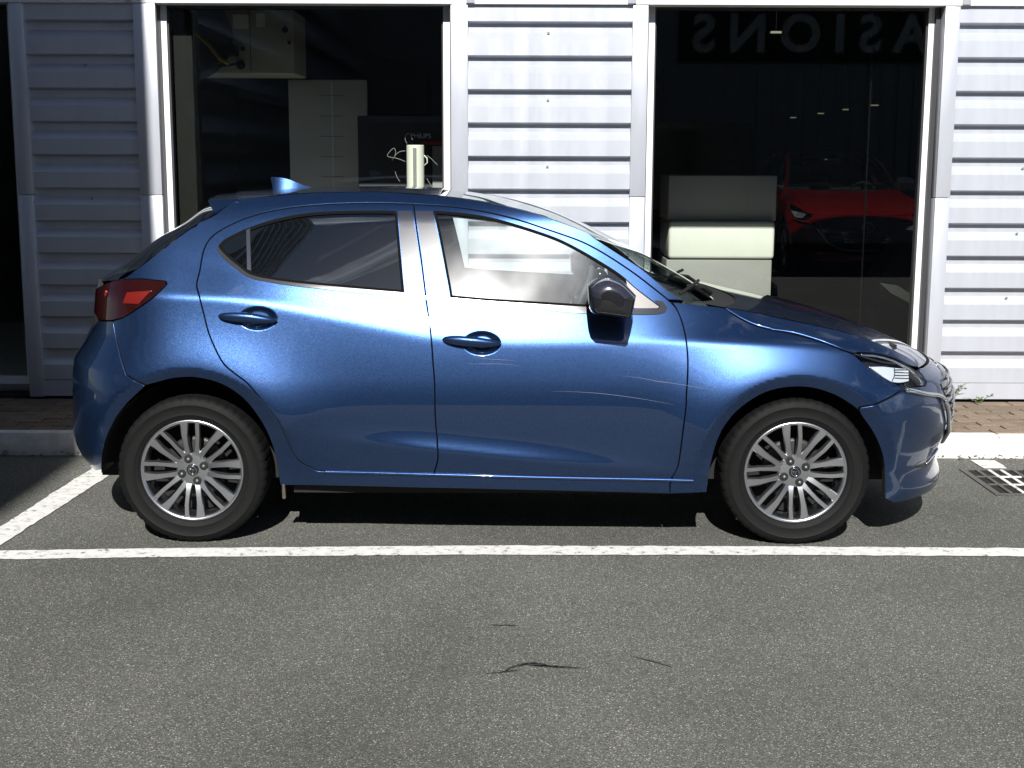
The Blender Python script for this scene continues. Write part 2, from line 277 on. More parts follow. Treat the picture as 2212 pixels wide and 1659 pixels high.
TR={
 'front_door':[(-0.351,1.438),(-0.171,1.427),(-0.022,1.404),(0.100,1.375),(0.223,1.336),(0.369,1.286),(0.467,1.236),(0.588,1.159),(0.678,1.092),(0.738,1.045),(0.771,1.011),(0.791,0.965),(0.803,0.916),(0.809,0.867),(0.813,0.806),(0.811,0.730),(0.806,0.661),(0.805,0.613),(0.796,0.529),(0.788,0.443),(0.780,0.370),(0.772,0.340),(0.754,0.307),(0.753,0.299),(0.289,0.308),(-0.251,0.319),(-0.251,0.323),(-0.235,0.387),(-0.237,0.447),(-0.246,0.572),(-0.248,0.697),(-0.255,0.786),(-0.264,0.897),(-0.278,0.989),(-0.288,1.047),(-0.295,1.099),(-0.313,1.216),(-0.334,1.334)],
 'rear_door':[(-1.252,1.105),(-1.246,1.162),(-1.240,1.237),(-1.223,1.284),(-1.187,1.319),(-1.135,1.349),(-1.075,1.376),(-0.985,1.403),(-0.864,1.424),(-0.710,1.437),(-0.517,1.442),(-0.351,1.438),(-0.334,1.334),(-0.313,1.216),(-0.295,1.099),(-0.288,1.047),(-0.278,0.989),(-0.264,0.897),(-0.255,0.786),(-0.248,0.697),(-0.246,0.572),(-0.237,0.447),(-0.235,0.387),(-0.251,0.323),(-0.251,0.319),(-0.742,0.324),(-0.776,0.338),(-0.817,0.364),(-0.845,0.400),(-0.865,0.452),(-0.880,0.497),(-0.900,0.541),(-0.926,0.578),(-0.948,0.611),(-0.989,0.664),(-1.031,0.711),(-1.079,0.746),(-1.127,0.787),(-1.165,0.850),(-1.194,0.914),(-1.216,0.990),(-1.236,1.060)],
 'front_hole':[(-0.266,1.413),(-0.164,1.406),(-0.053,1.392),(0.039,1.372),(0.162,1.336),(0.272,1.298),(0.363,1.254),(0.466,1.195),(0.539,1.148),(0.605,1.092),(0.676,1.039),(0.703,1.019),(0.697,1.009),(0.594,1.009),(0.406,1.017),(0.222,1.027),(-0.020,1.041),(-0.186,1.054),(-0.192,1.088),(-0.209,1.170),(-0.229,1.264),(-0.248,1.347)],
 'front_glass':[(-0.266,1.413),(-0.164,1.406),(-0.053,1.392),(0.039,1.372),(0.162,1.336),(0.272,1.298),(0.363,1.254),(0.466,1.195),(0.539,1.148),(0.605,1.092),(0.676,1.039),(0.703,1.019),(0.697,1.009),(0.594,1.009),(0.406,1.017),(0.222,1.027),(-0.020,1.041),(-0.186,1.054),(-0.192,1.088),(-0.209,1.170),(-0.229,1.264),(-0.248,1.347)],
 'sail':[(0.554,1.141),(0.605,1.092),(0.676,1.039),(0.700,1.021),(0.694,1.011),(0.594,1.010),(0.585,1.020),(0.563,1.107)],
 'rear_hole':[(-1.179,1.263),(-1.159,1.287),(-1.112,1.313),(-1.059,1.337),(-0.951,1.373),(-0.830,1.398),(-0.707,1.409),(-0.553,1.413),(-0.432,1.412),(-0.419,1.399),(-0.406,1.293),(-0.391,1.169),(-0.379,1.073),(-0.503,1.083),(-0.811,1.110),(-0.932,1.125),(-1.030,1.145),(-1.087,1.181),(-1.139,1.219),(-1.173,1.251)],
 'quarter_glass':[(-1.167,1.261),(-1.147,1.284),(-1.105,1.306),(-1.064,1.324),(-1.049,1.177),(-1.096,1.206),(-1.148,1.240)],
 'divider':[(-1.065,1.328),(-1.050,1.334),(-1.030,1.163),(-1.047,1.168)],
 'pillar_rear':[(-0.418,1.412),(-0.356,1.411),(-0.338,1.334),(-0.317,1.216),(-0.299,1.099),(-0.293,1.062),(-0.378,1.073),(-0.391,1.169),(-0.406,1.293)],
 'pillar_front':[(-0.344,1.411),(-0.267,1.411),(-0.250,1.347),(-0.230,1.264),(-0.211,1.170),(-0.194,1.088),(-0.187,1.055),(-0.285,1.061),(-0.292,1.099),(-0.309,1.216),(-0.330,1.334)],
 'belt_rear':[(-1.179,1.262),(-1.172,1.251),(-1.138,1.219),(-1.086,1.181),(-1.029,1.145),(-0.932,1.125),(-0.811,1.110),(-0.503,1.083),(-0.382,1.073),(-0.291,1.061),(-0.290,1.045),(-0.502,1.066),(-0.810,1.096),(-0.931,1.112),(-1.035,1.133),(-1.092,1.168),(-1.148,1.208),(-1.183,1.246)],
 'belt_front':[(-0.285,1.060),(-0.186,1.053),(-0.020,1.040),(0.222,1.026),(0.406,1.016),(0.594,1.007),(0.697,1.008),(0.704,1.018),(0.679,1.039),(0.684,1.044),(0.714,1.038),(0.732,1.013),(0.725,0.996),(0.696,0.987),(0.590,0.985),(0.403,0.988),(0.101,1.015),(-0.285,1.043)],
 'body':[(0.808,1.041),(0.744,1.078),(0.702,1.113),(0.623,1.176),(0.527,1.237),(0.432,1.298),(0.393,1.325),(0.284,1.366),(0.161,1.408),(0.038,1.436),(-0.038,1.451),(-0.147,1.466),(-0.240,1.475),(-0.342,1.482),(-0.522,1.491),(-0.811,1.485),(-0.965,1.472),(-1.119,1.454),(-1.211,1.389),(-1.283,1.354),(-1.355,1.298),(-1.427,1.237),(-1.507,1.175),(-1.563,1.135),(-1.596,1.119),(-1.500,1.127),(-1.384,1.119),(-1.378,1.108),(-1.431,1.054),(-1.501,1.005),(-1.568,0.966),(-1.617,0.950),(-1.604,0.897),(-1.572,0.813),(-1.537,0.734),(-1.456,0.691),(-1.401,0.706),(-1.352,0.719),(-1.310,0.725),(-1.250,0.726),(-1.160,0.707),(-1.083,0.667),(-1.025,0.612),(-0.974,0.531),(-0.943,0.452),(-0.923,0.363),(-0.912,0.256),(-0.908,0.257),(-0.130,0.252),(0.750,0.232),(0.747,0.273),(0.755,0.303),(0.753,0.299),(0.289,0.308),(-0.251,0.319),(-0.742,0.324),(-0.776,0.338),(-0.817,0.364),(-0.845,0.400),(-0.865,0.452),(-0.880,0.497),(-0.900,0.541),(-0.926,0.578),(-0.948,0.611),(-0.989,0.664),(-1.031,0.711),(-1.079,0.746),(-1.127,0.787),(-1.165,0.850),(-1.194,0.914),(-1.216,0.990),(-1.236,1.060),(-1.252,1.105),(-1.246,1.162),(-1.240,1.237),(-1.223,1.284),(-1.187,1.319),(-1.135,1.349),(-1.075,1.376),(-0.985,1.403),(-0.864,1.424),(-0.710,1.437),(-0.517,1.442),(-0.351,1.438),(-0.171,1.427),(-0.022,1.404),(0.100,1.375),(0.223,1.336),(0.369,1.286),(0.467,1.236),(0.588,1.159),(0.678,1.092),(0.738,1.045)],
 'wing':[(0.752,1.038),(0.862,1.025),(0.977,1.010),(1.013,0.986),(1.048,0.965),(1.109,0.939),(1.170,0.924),(1.175,0.922),(1.265,0.907),(1.365,0.881),(1.453,0.850),(1.512,0.828),(1.531,0.811),(1.574,0.774),(1.652,0.728),(1.732,0.682),(1.731,0.671),(1.612,0.628),(1.534,0.610),(1.534,0.594),(1.489,0.626),(1.417,0.666),(1.325,0.692),(1.233,0.694),(1.149,0.677),(1.080,0.642),(1.012,0.586),(0.965,0.521),(0.939,0.456),(0.915,0.347),(0.905,0.240),(0.750,0.232),(0.748,0.273),(0.755,0.303),(0.754,0.307),(0.772,0.340),(0.780,0.370),(0.788,0.443),(0.796,0.529),(0.805,0.613),(0.806,0.661),(0.811,0.730),(0.813,0.806),(0.809,0.867),(0.803,0.916),(0.791,0.965),(0.771,1.011)],
 'bonnet_side':[(0.978,1.011),(1.013,0.989),(1.049,0.968),(1.109,0.942),(1.171,0.927),(1.176,0.924),(1.266,0.912),(1.367,0.885),(1.454,0.853),(1.514,0.832),(1.530,0.837),(1.604,0.831),(1.703,0.804),(1.793,0.760),(1.849,0.742),(1.810,0.781),(1.695,0.838),(1.588,0.883),(1.474,0.916),(1.348,0.942),(1.174,0.976),(1.074,0.997)],
 'bonnet_ridge':[(0.978,1.011),(1.074,0.997),(1.174,0.976),(1.348,0.942),(1.474,0.916),(1.588,0.883),(1.695,0.838),(1.810,0.781),(1.849,0.742)],
 'headlight':[(1.515,0.827),(1.529,0.835),(1.604,0.829),(1.702,0.801),(1.793,0.756),(1.855,0.718),(1.872,0.689),(1.864,0.673),(1.741,0.681),(1.652,0.730),(1.574,0.777),(1.532,0.812)],
 'reflector':[(1.582,0.778),(1.654,0.774),(1.715,0.763),(1.797,0.747),(1.787,0.704),(1.735,0.703),(1.684,0.714),(1.628,0.747)],
 'guide':[(1.548,0.830),(1.619,0.822),(1.701,0.796),(1.787,0.751),(1.839,0.716),(1.860,0.688),(1.855,0.677)],
 'bumper_f':[(1.535,0.595),(1.536,0.608),(1.612,0.625),(1.733,0.669),(1.742,0.678),(1.866,0.670),(1.876,0.688),(1.861,0.718),(1.854,0.739)],
 'bumper_f_arch':[(1.683,0.198),(1.673,0.299),(1.649,0.405),(1.605,0.494),(1.550,0.568)],
 'chrome':[(1.740,0.669),(1.794,0.656),(1.861,0.636),(1.926,0.621),(1.967,0.600),(1.989,0.572),(1.976,0.546)],
 'fog':[(1.831,0.327),(1.872,0.336),(1.949,0.334),(1.977,0.312),(1.931,0.303),(1.845,0.307)],
 'tail':[(-1.596,1.119),(-1.500,1.127),(-1.384,1.119),(-1.378,1.108),(-1.431,1.054),(-1.501,1.005),(-1.568,0.966),(-1.617,0.950),(-1.651,0.945),(-1.712,0.942),(-1.745,0.953),(-1.915,0.964),(-1.762,1.058),(-1.672,1.097)],
 'tail_inner':[(-1.547,1.072),(-1.437,1.081),(-1.491,1.025),(-1.566,1.025)],
 'bumper_r':[(-1.620,0.948),(-1.607,0.897),(-1.575,0.813),(-1.539,0.733),(-1.458,0.689)],
 'bumper_r_arch':[(-1.542,0.614),(-1.607,0.535),(-1.659,0.435),(-1.697,0.323),(-1.696,0.296)],
 'shut_tail':[(-1.596,1.119),(-1.672,1.097),(-1.762,1.058)],
 'sill':[(-0.720,0.321),(-0.251,0.316),(0.289,0.304),(0.754,0.296),(0.849,0.294)],
 'scr1':[(-0.084,0.813),(-0.042,0.807),(0.018,0.803),(0.090,0.799)],
 'scr2':[(-0.114,0.786),(-0.042,0.785),(0.024,0.785),(0.108,0.778)],
 'scr3':[(0.533,0.738),(0.611,0.730),(0.671,0.719),(0.748,0.709),(0.796,0.702)],
 'scr4':[(0.240,0.673),(0.342,0.671),(0.462,0.663),(0.612,0.644),(0.761,0.619)],
 'scr5':[(-0.995,0.705),(-0.966,0.710),(-0.931,0.714)],
 'scr6':[(0.662,0.716),(0.746,0.709),(0.836,0.696),(0.939,0.678)],
 'rib1':[(1.712,0.754),(1.751,0.750),(1.794,0.743)],
 'rib2':[(1.712,0.744),(1.751,0.739),(1.792,0.733)],
 'rib3':[(1.711,0.733),(1.749,0.728),(1.790,0.723)],
 'rib4':[(1.710,0.722),(1.748,0.718),(1.787,0.713)],
 'rib5':[(1.709,0.762),(1.709,0.733),(1.693,0.713)],
 'rail':[(0.808,1.041),(0.744,1.078),(0.702,1.113),(0.623,1.176),(0.527,1.237),(0.432,1.298),(0.393,1.325),(0.284,1.366),(0.161,1.408),(0.038,1.436),(-0.038,1.451),(-0.147,1.466),(-0.240,1.475),(-0.342,1.482),(-0.522,1.491),(-0.811,1.485),(-0.965,1.472),(-1.119,1.454),(-1.211,1.389),(-1.283,1.354),(-1.355,1.298),(-1.427,1.237),(-1.507,1.175),(-1.563,1.135),(-1.596,1.119)],
 'handle_f':[(-0.217,0.887),(-0.114,0.880),(0.030,0.869)],
 'handle_r':[(-1.154,0.981),(-1.031,0.975),(-0.907,0.961)],
 'cup_f':[(-0.051,0.869)],
 'cup_r':[(-0.990,0.970)],
 'fuel':[(-1.463,0.900)],
 'c_hatch':[(-1.347,1.416),(-1.439,1.338),(-1.564,1.272),(-1.696,1.169),(-1.850,1.073)],
 'c_roof':[(-1.298,1.440),(-1.177,1.467),(-1.057,1.476),(-0.854,1.487),(-0.450,1.492),(-0.276,1.485),(-0.245,1.483)],
 'c_screen':[(-0.245,1.483),(-0.193,1.481),(-0.066,1.464),(0.102,1.428),(0.270,1.385),(0.426,1.325),(0.576,1.251),(0.714,1.181),(0.928,1.063),(1.025,0.993)],
 'c_bonnet':[(1.167,0.967),(1.331,0.954),(1.581,0.893),(1.777,0.831),(1.890,0.789),(1.997,0.733),(2.081,0.673),(2.160,0.616)],
 'mirror':[(0.385,1.121),(0.411,1.143),(0.456,1.158),(0.503,1.147),(0.540,1.125),(0.581,1.085),(0.575,1.047),(0.566,1.010),(0.563,0.989),(0.505,0.998),(0.407,1.011),(0.394,1.029)],
 'aerial':[(-1.061,1.545),(-1.014,1.541),(-0.974,1.532),(-0.921,1.512),(-0.870,1.496),(-0.948,1.487),(-1.049,1.473)],
 'spoiler':[(-1.249,1.450),(-1.193,1.455),(-1.115,1.456),(-1.119,1.440),(-1.221,1.389)],
}
CRK=[[(-0.083, -1.456), (-0.028, -1.444), (0.009, -1.4), (0.04, -1.379), (0.092, -1.391), (0.145, -1.403), (0.235, -1.418)], [(0.404, -1.306), (0.431, -1.326), (0.482, -1.355), (0.536, -1.415)], [(-0.069, -0.997), (-0.023, -1.001), (0.034, -1.01)]]
UN=[-1.958, (-2.351, -1.564, 2.221, 2.669)]
PN=[-1.43, 0.6, 2.221]
DC=[-0.635, 1.928, 1.736, -0.023, 1.772]
TB=[-0.664, 0.06, 1.423, 0.296]
CABS=[('pale loose cable arching above the tube top', [(-0.725, 3.78, 1.728), (-0.738, 3.78, 1.753), (-0.736, 3.78, 1.782), (-0.717, 3.78, 1.801), (-0.699, 3.78, 1.782), (-0.686, 3.78, 1.753)]), ('pale cable loop sticking out left of the tube', [(-0.737, 3.78, 1.606), (-0.792, 3.78, 1.63), (-0.873, 3.78, 1.64), (-0.825, 3.78, 1.695), (-0.813, 3.78, 1.709), (-0.803, 3.78, 1.688), (-0.799, 3.78, 1.659), (-0.829, 3.78, 1.613)]), ('pale cable curving from the tube upper left', [(-0.829, 3.78, 1.613), (-0.799, 3.78, 1.659), (-0.77, 3.78, 1.677), (-0.737, 3.78, 1.679)]), ('pale cable hanging low left of the tube', [(-0.808, 3.78, 1.539), (-0.797, 3.78, 1.503), (-0.776, 3.78, 1.47)]), ('pale cable slanting down right beside the tube', [(-0.591, 3.78, 1.492), (-0.569, 3.78, 1.456), (-0.551, 3.78, 1.427)]), ('thin cable slanting off right of the tube middle', [(-0.59, 3.78, 1.649), (-0.564, 3.78, 1.631), (-0.517, 3.78, 1.585)])]
RC=[1.573, 0.798, 1.508, 1.172, 0.883]
DS=[2.852]
LMP=[(6.704, 27.164, 2.592, 0.166), (6.654, 24.031, 2.591, 0.16), (6.596, 21.603, 2.591, 0.138), (6.571, 19.364, 2.59, 0.177), (2.766, 9.0, 2.944, 0.136)]
LMPN=['lit tube lamp furthest left and deepest of the sloping row', 'second lit tube lamp from the left in the sloping row', 'third lit tube lamp from the left in the sloping row', 'rightmost lit tube lamp of the sloping row', 'single lit tube lamp high up near the window top']
RCAR=[4.417, 13.5]
SG=[3.165, 12.365, 3.437, 4.426]
SGT=[3.408, 0.957, 3.654]
# ================================================================ BLUE CAR
def cr(poly,step,closed=True,corner=32,mapf=None):
    p=[Vector((a,b)) for a,b in poly]; n=len(p); out=[]
    isc=[False]*n
    for i in range(n):
        if not closed and i in (0,n-1): isc[i]=True; continue
        a=p[i]-p[i-1]; b=p[(i+1)%n]-p[i]
        if a.length<1e-6 or b.length<1e-6 or abs(a.angle(b,0))>R(corner): isc[i]=True
    for i in range(n if closed else n-1):
        p1,p2=p[i],p[(i+1)%n]; p0=p1 if isc[i] else p[i-1]; p3=p2 if isc[(i+1)%n] else p[(i+2)%n]
        L=(p2-p1).length; k=max(1,int(round(L/step)))
        t0,t3=(p2-p0)*.5,(p3-p1)*.5
        # limit tangents to the segment length so uneven points do not overshoot
        if t0.length>L: t0=t0*(L/t0.length)
        if t3.length>L: t3=t3*(L/t3.length)
        for j in range(k):
            t=j/k; h=t*t*t; g=t*t
            out.append(p1*(2*h-3*g+1)+t0*(h-2*g+t)+p2*(-2*h+3*g)+t3*(h-g))
    if not closed: out.append(p[-1])
    return np.array([(a.x,a.y) for a in out])
def area(p): return .5*np.sum(p[:,0]*np.roll(p[:,1],-1)-np.roll(p[:,0],-1)*p[:,1])
def inset(p,d):
    if d==0: return p
    a=np.roll(p,1,0); b=np.roll(p,-1,0); t=b-a; t/=np.maximum(np.hypot(t[:,0],t[:,1]),1e-9)[:,None]
    s=1 if area(p)>0 else -1
    return p+np.stack([-t[:,1],t[:,0]],-1)*d*s
def pip(q,p):
    x,y=q[:,0][:,None],q[:,1][:,None]; x1,y1=p[:,0],p[:,1]; x2,y2=np.roll(x1,-1),np.roll(y1,-1)
    c=((y1>y)!=(y2>y))&(x<(x2-x1)*(y-y1)/(y2-y1+1e-15)+x1)
    return c.sum(1)%2==1
CUPS=[(TR['cup_f'][0],.083,.050),(TR['cup_r'][0],.083,.050)]
def dent(x,z):
    o=0*x
    for (cx,cz),a,b in CUPS:
        r=((x-cx)/a)**2+((z-cz)/b)**2
        q=np.clip((1-r)/.75,0,1); o=o+.020*q*q*(3-2*q)
    return o
DENT=[False]
def shell(u,z,off=0.):
    def P(u,z):
        x=unwarp(u,z); y=halfw(x,z)
        if DENT[0]: y=y-dent(x,z)
        return np.stack([x,-y,z],-1)
    e=.003; a=P(u+e,z)-P(u-e,z); b=P(u,z+e)-P(u,z-e); n=np.cross(a,b); n/=np.maximum(np.linalg.norm(n,axis=1),1e-12)[:,None]
    return P(u,z)+n*off,n
def xz2uz(p): return np.stack([warp(p[:,0],p[:,1]),p[:,1]],-1)
def near_mesh(poly,holes,grid,off,thick,dense=None,extra=None):
    rim=poly; poly=inset(poly,.0018) if thick>=.02 else poly      # the skin stops short, a small chamfer runs to the rim
    rings=[poly]+holes; pts=[];edges=[]
    for r in rings:
        n0=len(pts); pts+=[tuple(q) for q in r]; edges+=[(n0+i,n0+(i+1)%len(r)) for i in range(len(r))]
    lo,hi=poly.min(0),poly.max(0)
    gx,gz=np.meshgrid(np.arange(lo[0],hi[0],grid),np.arange(lo[1],hi[1],grid)); g=np.stack([gx.ravel(),gz.ravel()],-1)
    if dense is not None:
        for (cx,cz),a,b in dense:
            dx,dz=np.meshgrid(np.arange(cx-a*1.1,cx+a*1.1,.0038),np.arange(cz-b*1.15,cz+b*1.15,.0038)); d=np.stack([dx.ravel(),dz.ravel()],-1)
            g=g[((g[:,0]-cx)/(a*1.1))**2+((g[:,1]-cz)/(b*1.15))**2>1]
            d=d[((d[:,0]-cx)/(a*1.1))**2+((d[:,1]-cz)/(b*1.15))**2<=1]; g=np.concatenate([g,d])
    def inside(q):
        k=pip(q,poly)
        for h in holes: k&=~pip(q,h)
        return k
    g=g[inside(g)]
    if len(g):
        rp=np.concatenate(rings); keep=np.ones(len(g),bool)
        for i in range(0,len(g),400):
            d=np.hypot(g[i:i+400,0][:,None]-rp[:,0],g[i:i+400,1][:,None]-rp[:,1]).min(1); keep[i:i+400]=d>min(grid*.5,.004)
        g=g[keep]
    allp=[Vector(p) for p in pts]+[Vector(p) for p in g]
    ov,oe,of,_,_,_=delaunay_2d_cdt(allp,edges,[],0,1e-7)
    vv=np.array([(p.x,p.y) for p in ov]); ff=np.array([f for f in of if len(f)==3])
    ff=ff[inside(vv[ff].mean(1))]
    P,N=shell(vv[:,0],vv[:,1],off)
    a=vv[ff[:,1]]-vv[ff[:,0]]; b=vv[ff[:,2]]-vv[ff[:,0]]; s=a[:,0]*b[:,1]-a[:,1]*b[:,0]
    ff[s<0]=ff[s<0][:,::-1]
    V=[P]; NN=[N]; F=[tuple(f) for f in ff]; Mi=[0]*len(F); n=len(P)
    if thick>0:
        V.append(P-N*thick); NN.append(-N); F+=[(f[2]+n,f[1]+n,f[0]+n) for f in ff]; Mi+=[1]*len(ff); n*=2
        for r in rings:
            A,NA=shell(r[:,0],r[:,1],off)
            if r is rings[0] and thick>=.02: C,_=shell(rim[:,0],rim[:,1],off-.0020); B2=C-NA*(thick-.0020); Bm=C
            else: Bm=A-NA*min(.010,thick); B2=A-NA*thick
            if area(r)<0: A,Bm,B2,NA=A[::-1],Bm[::-1],B2[::-1],NA[::-1]
            outer=r is rings[0]
            k=len(A); T=np.roll(A,-1,0)-np.roll(A,1,0); T/=np.maximum(np.linalg.norm(T,axis=1),1e-9)[:,None]; O=np.cross(T,NA)*(1 if outer else -1)
            V+=[A,Bm,B2]; NN+=[(O*.55+NA),(O+NA*.35) if (outer and thick>=.02) else O,O]
            for i in range(k):
                j=(i+1)%k
                q=[(n+i,n+k+i,n+k+j,n+j),(n+k+i,n+2*k+i,n+2*k+j,n+k+j)]
                if not outer: q=[t[::-1] for t in q]
                F+=q; Mi+=[0,1]
            n+=3*k
    NN=np.concatenate(NN); NN/=np.maximum(np.linalg.norm(NN,axis=1),1e-9)[:,None]
    return np.concatenate(V),NN,F,Mi
def panel(name,poly,mats,parent,holes=(),grid=.02,off=0.,thick=.025,gap=.0018,both=False,mirror=True,dense=None,uz=False,step=.012,corner=32,label=None,parent_far=None):
    p=poly if uz else xz2uz(cr(poly,step,True,corner)); p=np.array(p,float)
    hs=[xz2uz(cr(h,step,True,corner)) for h in holes]
    if area(p)<0: p=p[::-1]
    hs=[h if area(h)>0 else h[::-1] for h in hs]
    p=inset(p,gap)
    DENT[0]=dense is not None
    V,N,F,Mi=near_mesh(p,hs,grid,off,thick,dense); DENT[0]=False
    res=[]
    def mk(V,N,F,Mi,par):
        me=bpy.data.meshes.new(name); me.from_pydata(V.tolist(),[],F); me.update()
        for m in (mats if isinstance(mats,(list,tuple)) else [mats]): me.materials.append(m)
        if len(me.materials)>1: me.polygons.foreach_set('material_index',Mi)
        me.polygons.foreach_set('use_smooth',[True]*len(me.polygons))
        me.normals_split_custom_set_from_vertices(N.tolist())
        o=bpy.data.objects.new(name,me); COL.objects.link(o); o.parent=par
        if label: o['label']=label
        return o
    flip=lambda A:A*np.array([1,-1,1])
    if both:
        n=len(V); return mk(np.concatenate([V,flip(V)]),np.concatenate([N,flip(N)]),F+[tuple(i+n for i in f[::-1]) for f in F],Mi+Mi,parent)
    a=mk(V,N,F,Mi,parent); b=None
    if mirror: b=mk(flip(V),flip(N),[f[::-1] for f in F],Mi,parent_far or parent)
    return (a,b)
def edge3(pl):
    p=np.array(pl,float); return np.stack([p[:,0],-halfw(p[:,0],p[:,1]),p[:,1]],-1)
def resample(p,n):
    p=np.asarray(p,float); d=np.concatenate([[0],np.cumsum(np.linalg.norm(np.diff(p,axis=0),axis=1))]); t=np.linspace(0,d[-1],n)
    return np.stack([np.interp(t,d,p[:,k]) for k in range(p.shape[1])],-1)
def patch(name,edge,cen,m,parent,n=40,k=12,lift=0.,smoothing=4,flipn=False):
    E=resample(edge,n); C=np.array(resample(cen,n)); C=np.stack([C[:,0],0*C[:,0],C[:,1]],-1)
    for _ in range(smoothing):
        E[1:-1]=(E[:-2]+2*E[1:-1]+E[2:])/4; C[1:-1]=(C[:-2]+2*C[1:-1]+C[2:])/4
    C[:,2]+=lift; V=[]
    for i in range(n):
        for s in np.linspace(-1,1,2*k+1):
            a=1-abs(s); q=E[i]+(C[i]-E[i])*np.array([1-(1-a)**2,a,1-(1-a)**2])
            if s>0: q[1]=-q[1]
            V.append(q)
    W=2*k+1; F=[]
    for i in range(n-1):
        for j in range(W-1):
            f=(i*W+j,(i+1)*W+j,(i+1)*W+j+1,i*W+j+1); F.append(f[::-1] if flipn else f)
    o=mesh(name,V,F,m,parent,True)
    # make normals point up
    me=o.data; up=sum(p.normal.z for p in me.polygons)
    if up<0: me.flip_normals()
    return o
XM,YC=-.0763,.8275
car=empty('parked_car',(XM,YC,0),'metallic blue five-door hatchback parked side-on against the kerb','car')
BD=[M['blue'],M['dark']]
M['reflect']=mat('lamp reflector',(.80,.82,.85),.25,metal=.4,coat=.5)
# --- body side (A pillar, roof rail, quarter, sill in one pressing)
body,body_far=panel('body_side',TR['body'],BD,car,grid=.011,thick=.035)
wing,_=panel('wing_panel',TR['wing'],BD,car,grid=.011)
door_f,door_f2=panel('door',TR['front_door'],BD,car,holes=[TR['front_hole']],grid=.014,thick=.045,dense=[CUPS[0]])
door_r,door_r2=panel('door',TR['rear_door'],BD,car,holes=[TR['rear_hole']],grid=.012,thick=.045,dense=[CUPS[1]])
panel('window_pane',TR['front_hole'],M['wglass'],door_f,grid=.04,off=-.007,thick=0,gap=-.002,parent_far=door_f2)
panel('window_pane',TR['rear_hole'],M['privacy'],door_r,grid=.04,off=-.007,thick=0,gap=-.002,parent_far=door_r2)
def ringstrip(poly,w):
    p=cr(poly,.012); p=p if area(p)>0 else p[::-1]; return p,inset(p,w)
for pl,wd,pf,pn in ((TR['front_hole'],.011,door_f2,door_f),(TR['rear_hole'],.012,door_r2,door_r)):
    a=xz2uz(ringstrip(pl,-.001)[1]); b=xz2uz(ringstrip(pl,wd)[1])
    for sgn,par in ((1,pn),(-1,pf)):
        A,_=shell(a[:,0],a[:,1],-.001); B,_=shell(b[:,0],b[:,1],-.0035); V=np.concatenate([A,B])*np.array([1,sgn,1]); n=len(A)
        mesh('window_seal',V,[(i,(i+1)%n,n+(i+1)%n,n+i)[::sgn] for i in range(n)],M['seal'],par,True)
panel('sail_trim',TR['sail'],[M['sail'],M['dark']],door_f,grid=.03,off=-.002,thick=.01,parent_far=door_f2)
panel('quarter_pane',TR['quarter_glass'],M['privacy'],door_r,grid=.03,off=-.004,thick=0,parent_far=door_r2)
panel('divider_bar',TR['divider'],[M['pillar'],M['dark']],door_r,grid=.02,off=.001,thick=.008,gap=0,parent_far=door_r2)
panel('pillar_trim',TR['pillar_rear'],[M['pillar'],M['dark']],door_r,grid=.03,off=.0015,thick=.006,parent_far=door_r2)
panel('pillar_trim',TR['pillar_front'],[M['pillar'],M['dark']],door_f,grid=.03,off=.0015,thick=.006,parent_far=door_f2)
panel('belt_moulding',TR['belt_rear'],[M['belt'],M['dark']],door_r,grid=.02,off=.005,thick=.009,gap=.0005,parent_far=door_r2)
panel('belt_moulding',TR['belt_front'],[M['belt'],M['dark']],door_f,grid=.02,off=.005,thick=.009,gap=.0005,parent_far=door_f2)
side_tube_later=None
# --- front
UF=XF0+.75*pi/2; UR=XR0-.75*pi/2
bf=[tuple(q) for q in xz2uz(cr(TR['bumper_f'],.012,False))]+[(u,.735) for u in np.linspace(warp(np.array(1.875),np.array(.73)),UF-.004,30)[1:]]+[(UF-.004,z) for z in np.linspace(.72,.17,24)]+[(u,.17) for u in np.linspace(UF-.004,warp(np.array(TR['bumper_f_arch'][0][0]+.05),np.array(.17)),40)[1:]]+[tuple(q) for q in xz2uz(cr(TR['bumper_f_arch'],.012,False))]
bump_f=panel('bumper',bf,BD,car,uz=True,both=True,grid=.02)
panel('bonnet',TR['bonnet_side'],BD,car,grid=.014,thick=.018,gap=.0028)
panel('headlight',TR['headlight'],[M['gloss'],M['dark']],car,grid=.025,off=-.055,thick=.01)
lf,lf2=[o for o in car.children if o.name.startswith('headlight')]
panel('lamp_lens',TR['headlight'],M['lens'],lf,grid=.02,off=-.002,thick=0,parent_far=lf2)
panel('reflector',TR['reflector'],[M['reflect'],M['dark']],lf,grid=.008,off=-.010,thick=.03,gap=0,parent_far=lf2)
def on_shell(pl,off,step=.01):
    p=xz2uz(cr(pl,step,False,60)); return shell(p[:,0],p[:,1],off)[0]
def side_tube(name,pl,off,r,m,pn,pf,n=8):
    q=on_shell(pl,off)
    for s,p in ((1,pn),(-1,pf)): MB().tube([Vector((a[0],a[1]*s,a[2])) for a in q],r,n).build(name,m,p,True)
side_tube('light_guide',TR['guide'],-.012,.006,M['chrome'],lf,lf2)
for kk in ('rib1','rib2','rib3','rib4','rib5'): side_tube('lamp_rib',TR[kk],-.0085,.0022,M['gloss'],lf,lf2,6)
hg=[(1.715,.70),(1.79,.715),(1.85,.70),(1.86,.675),(1.80,.672)]
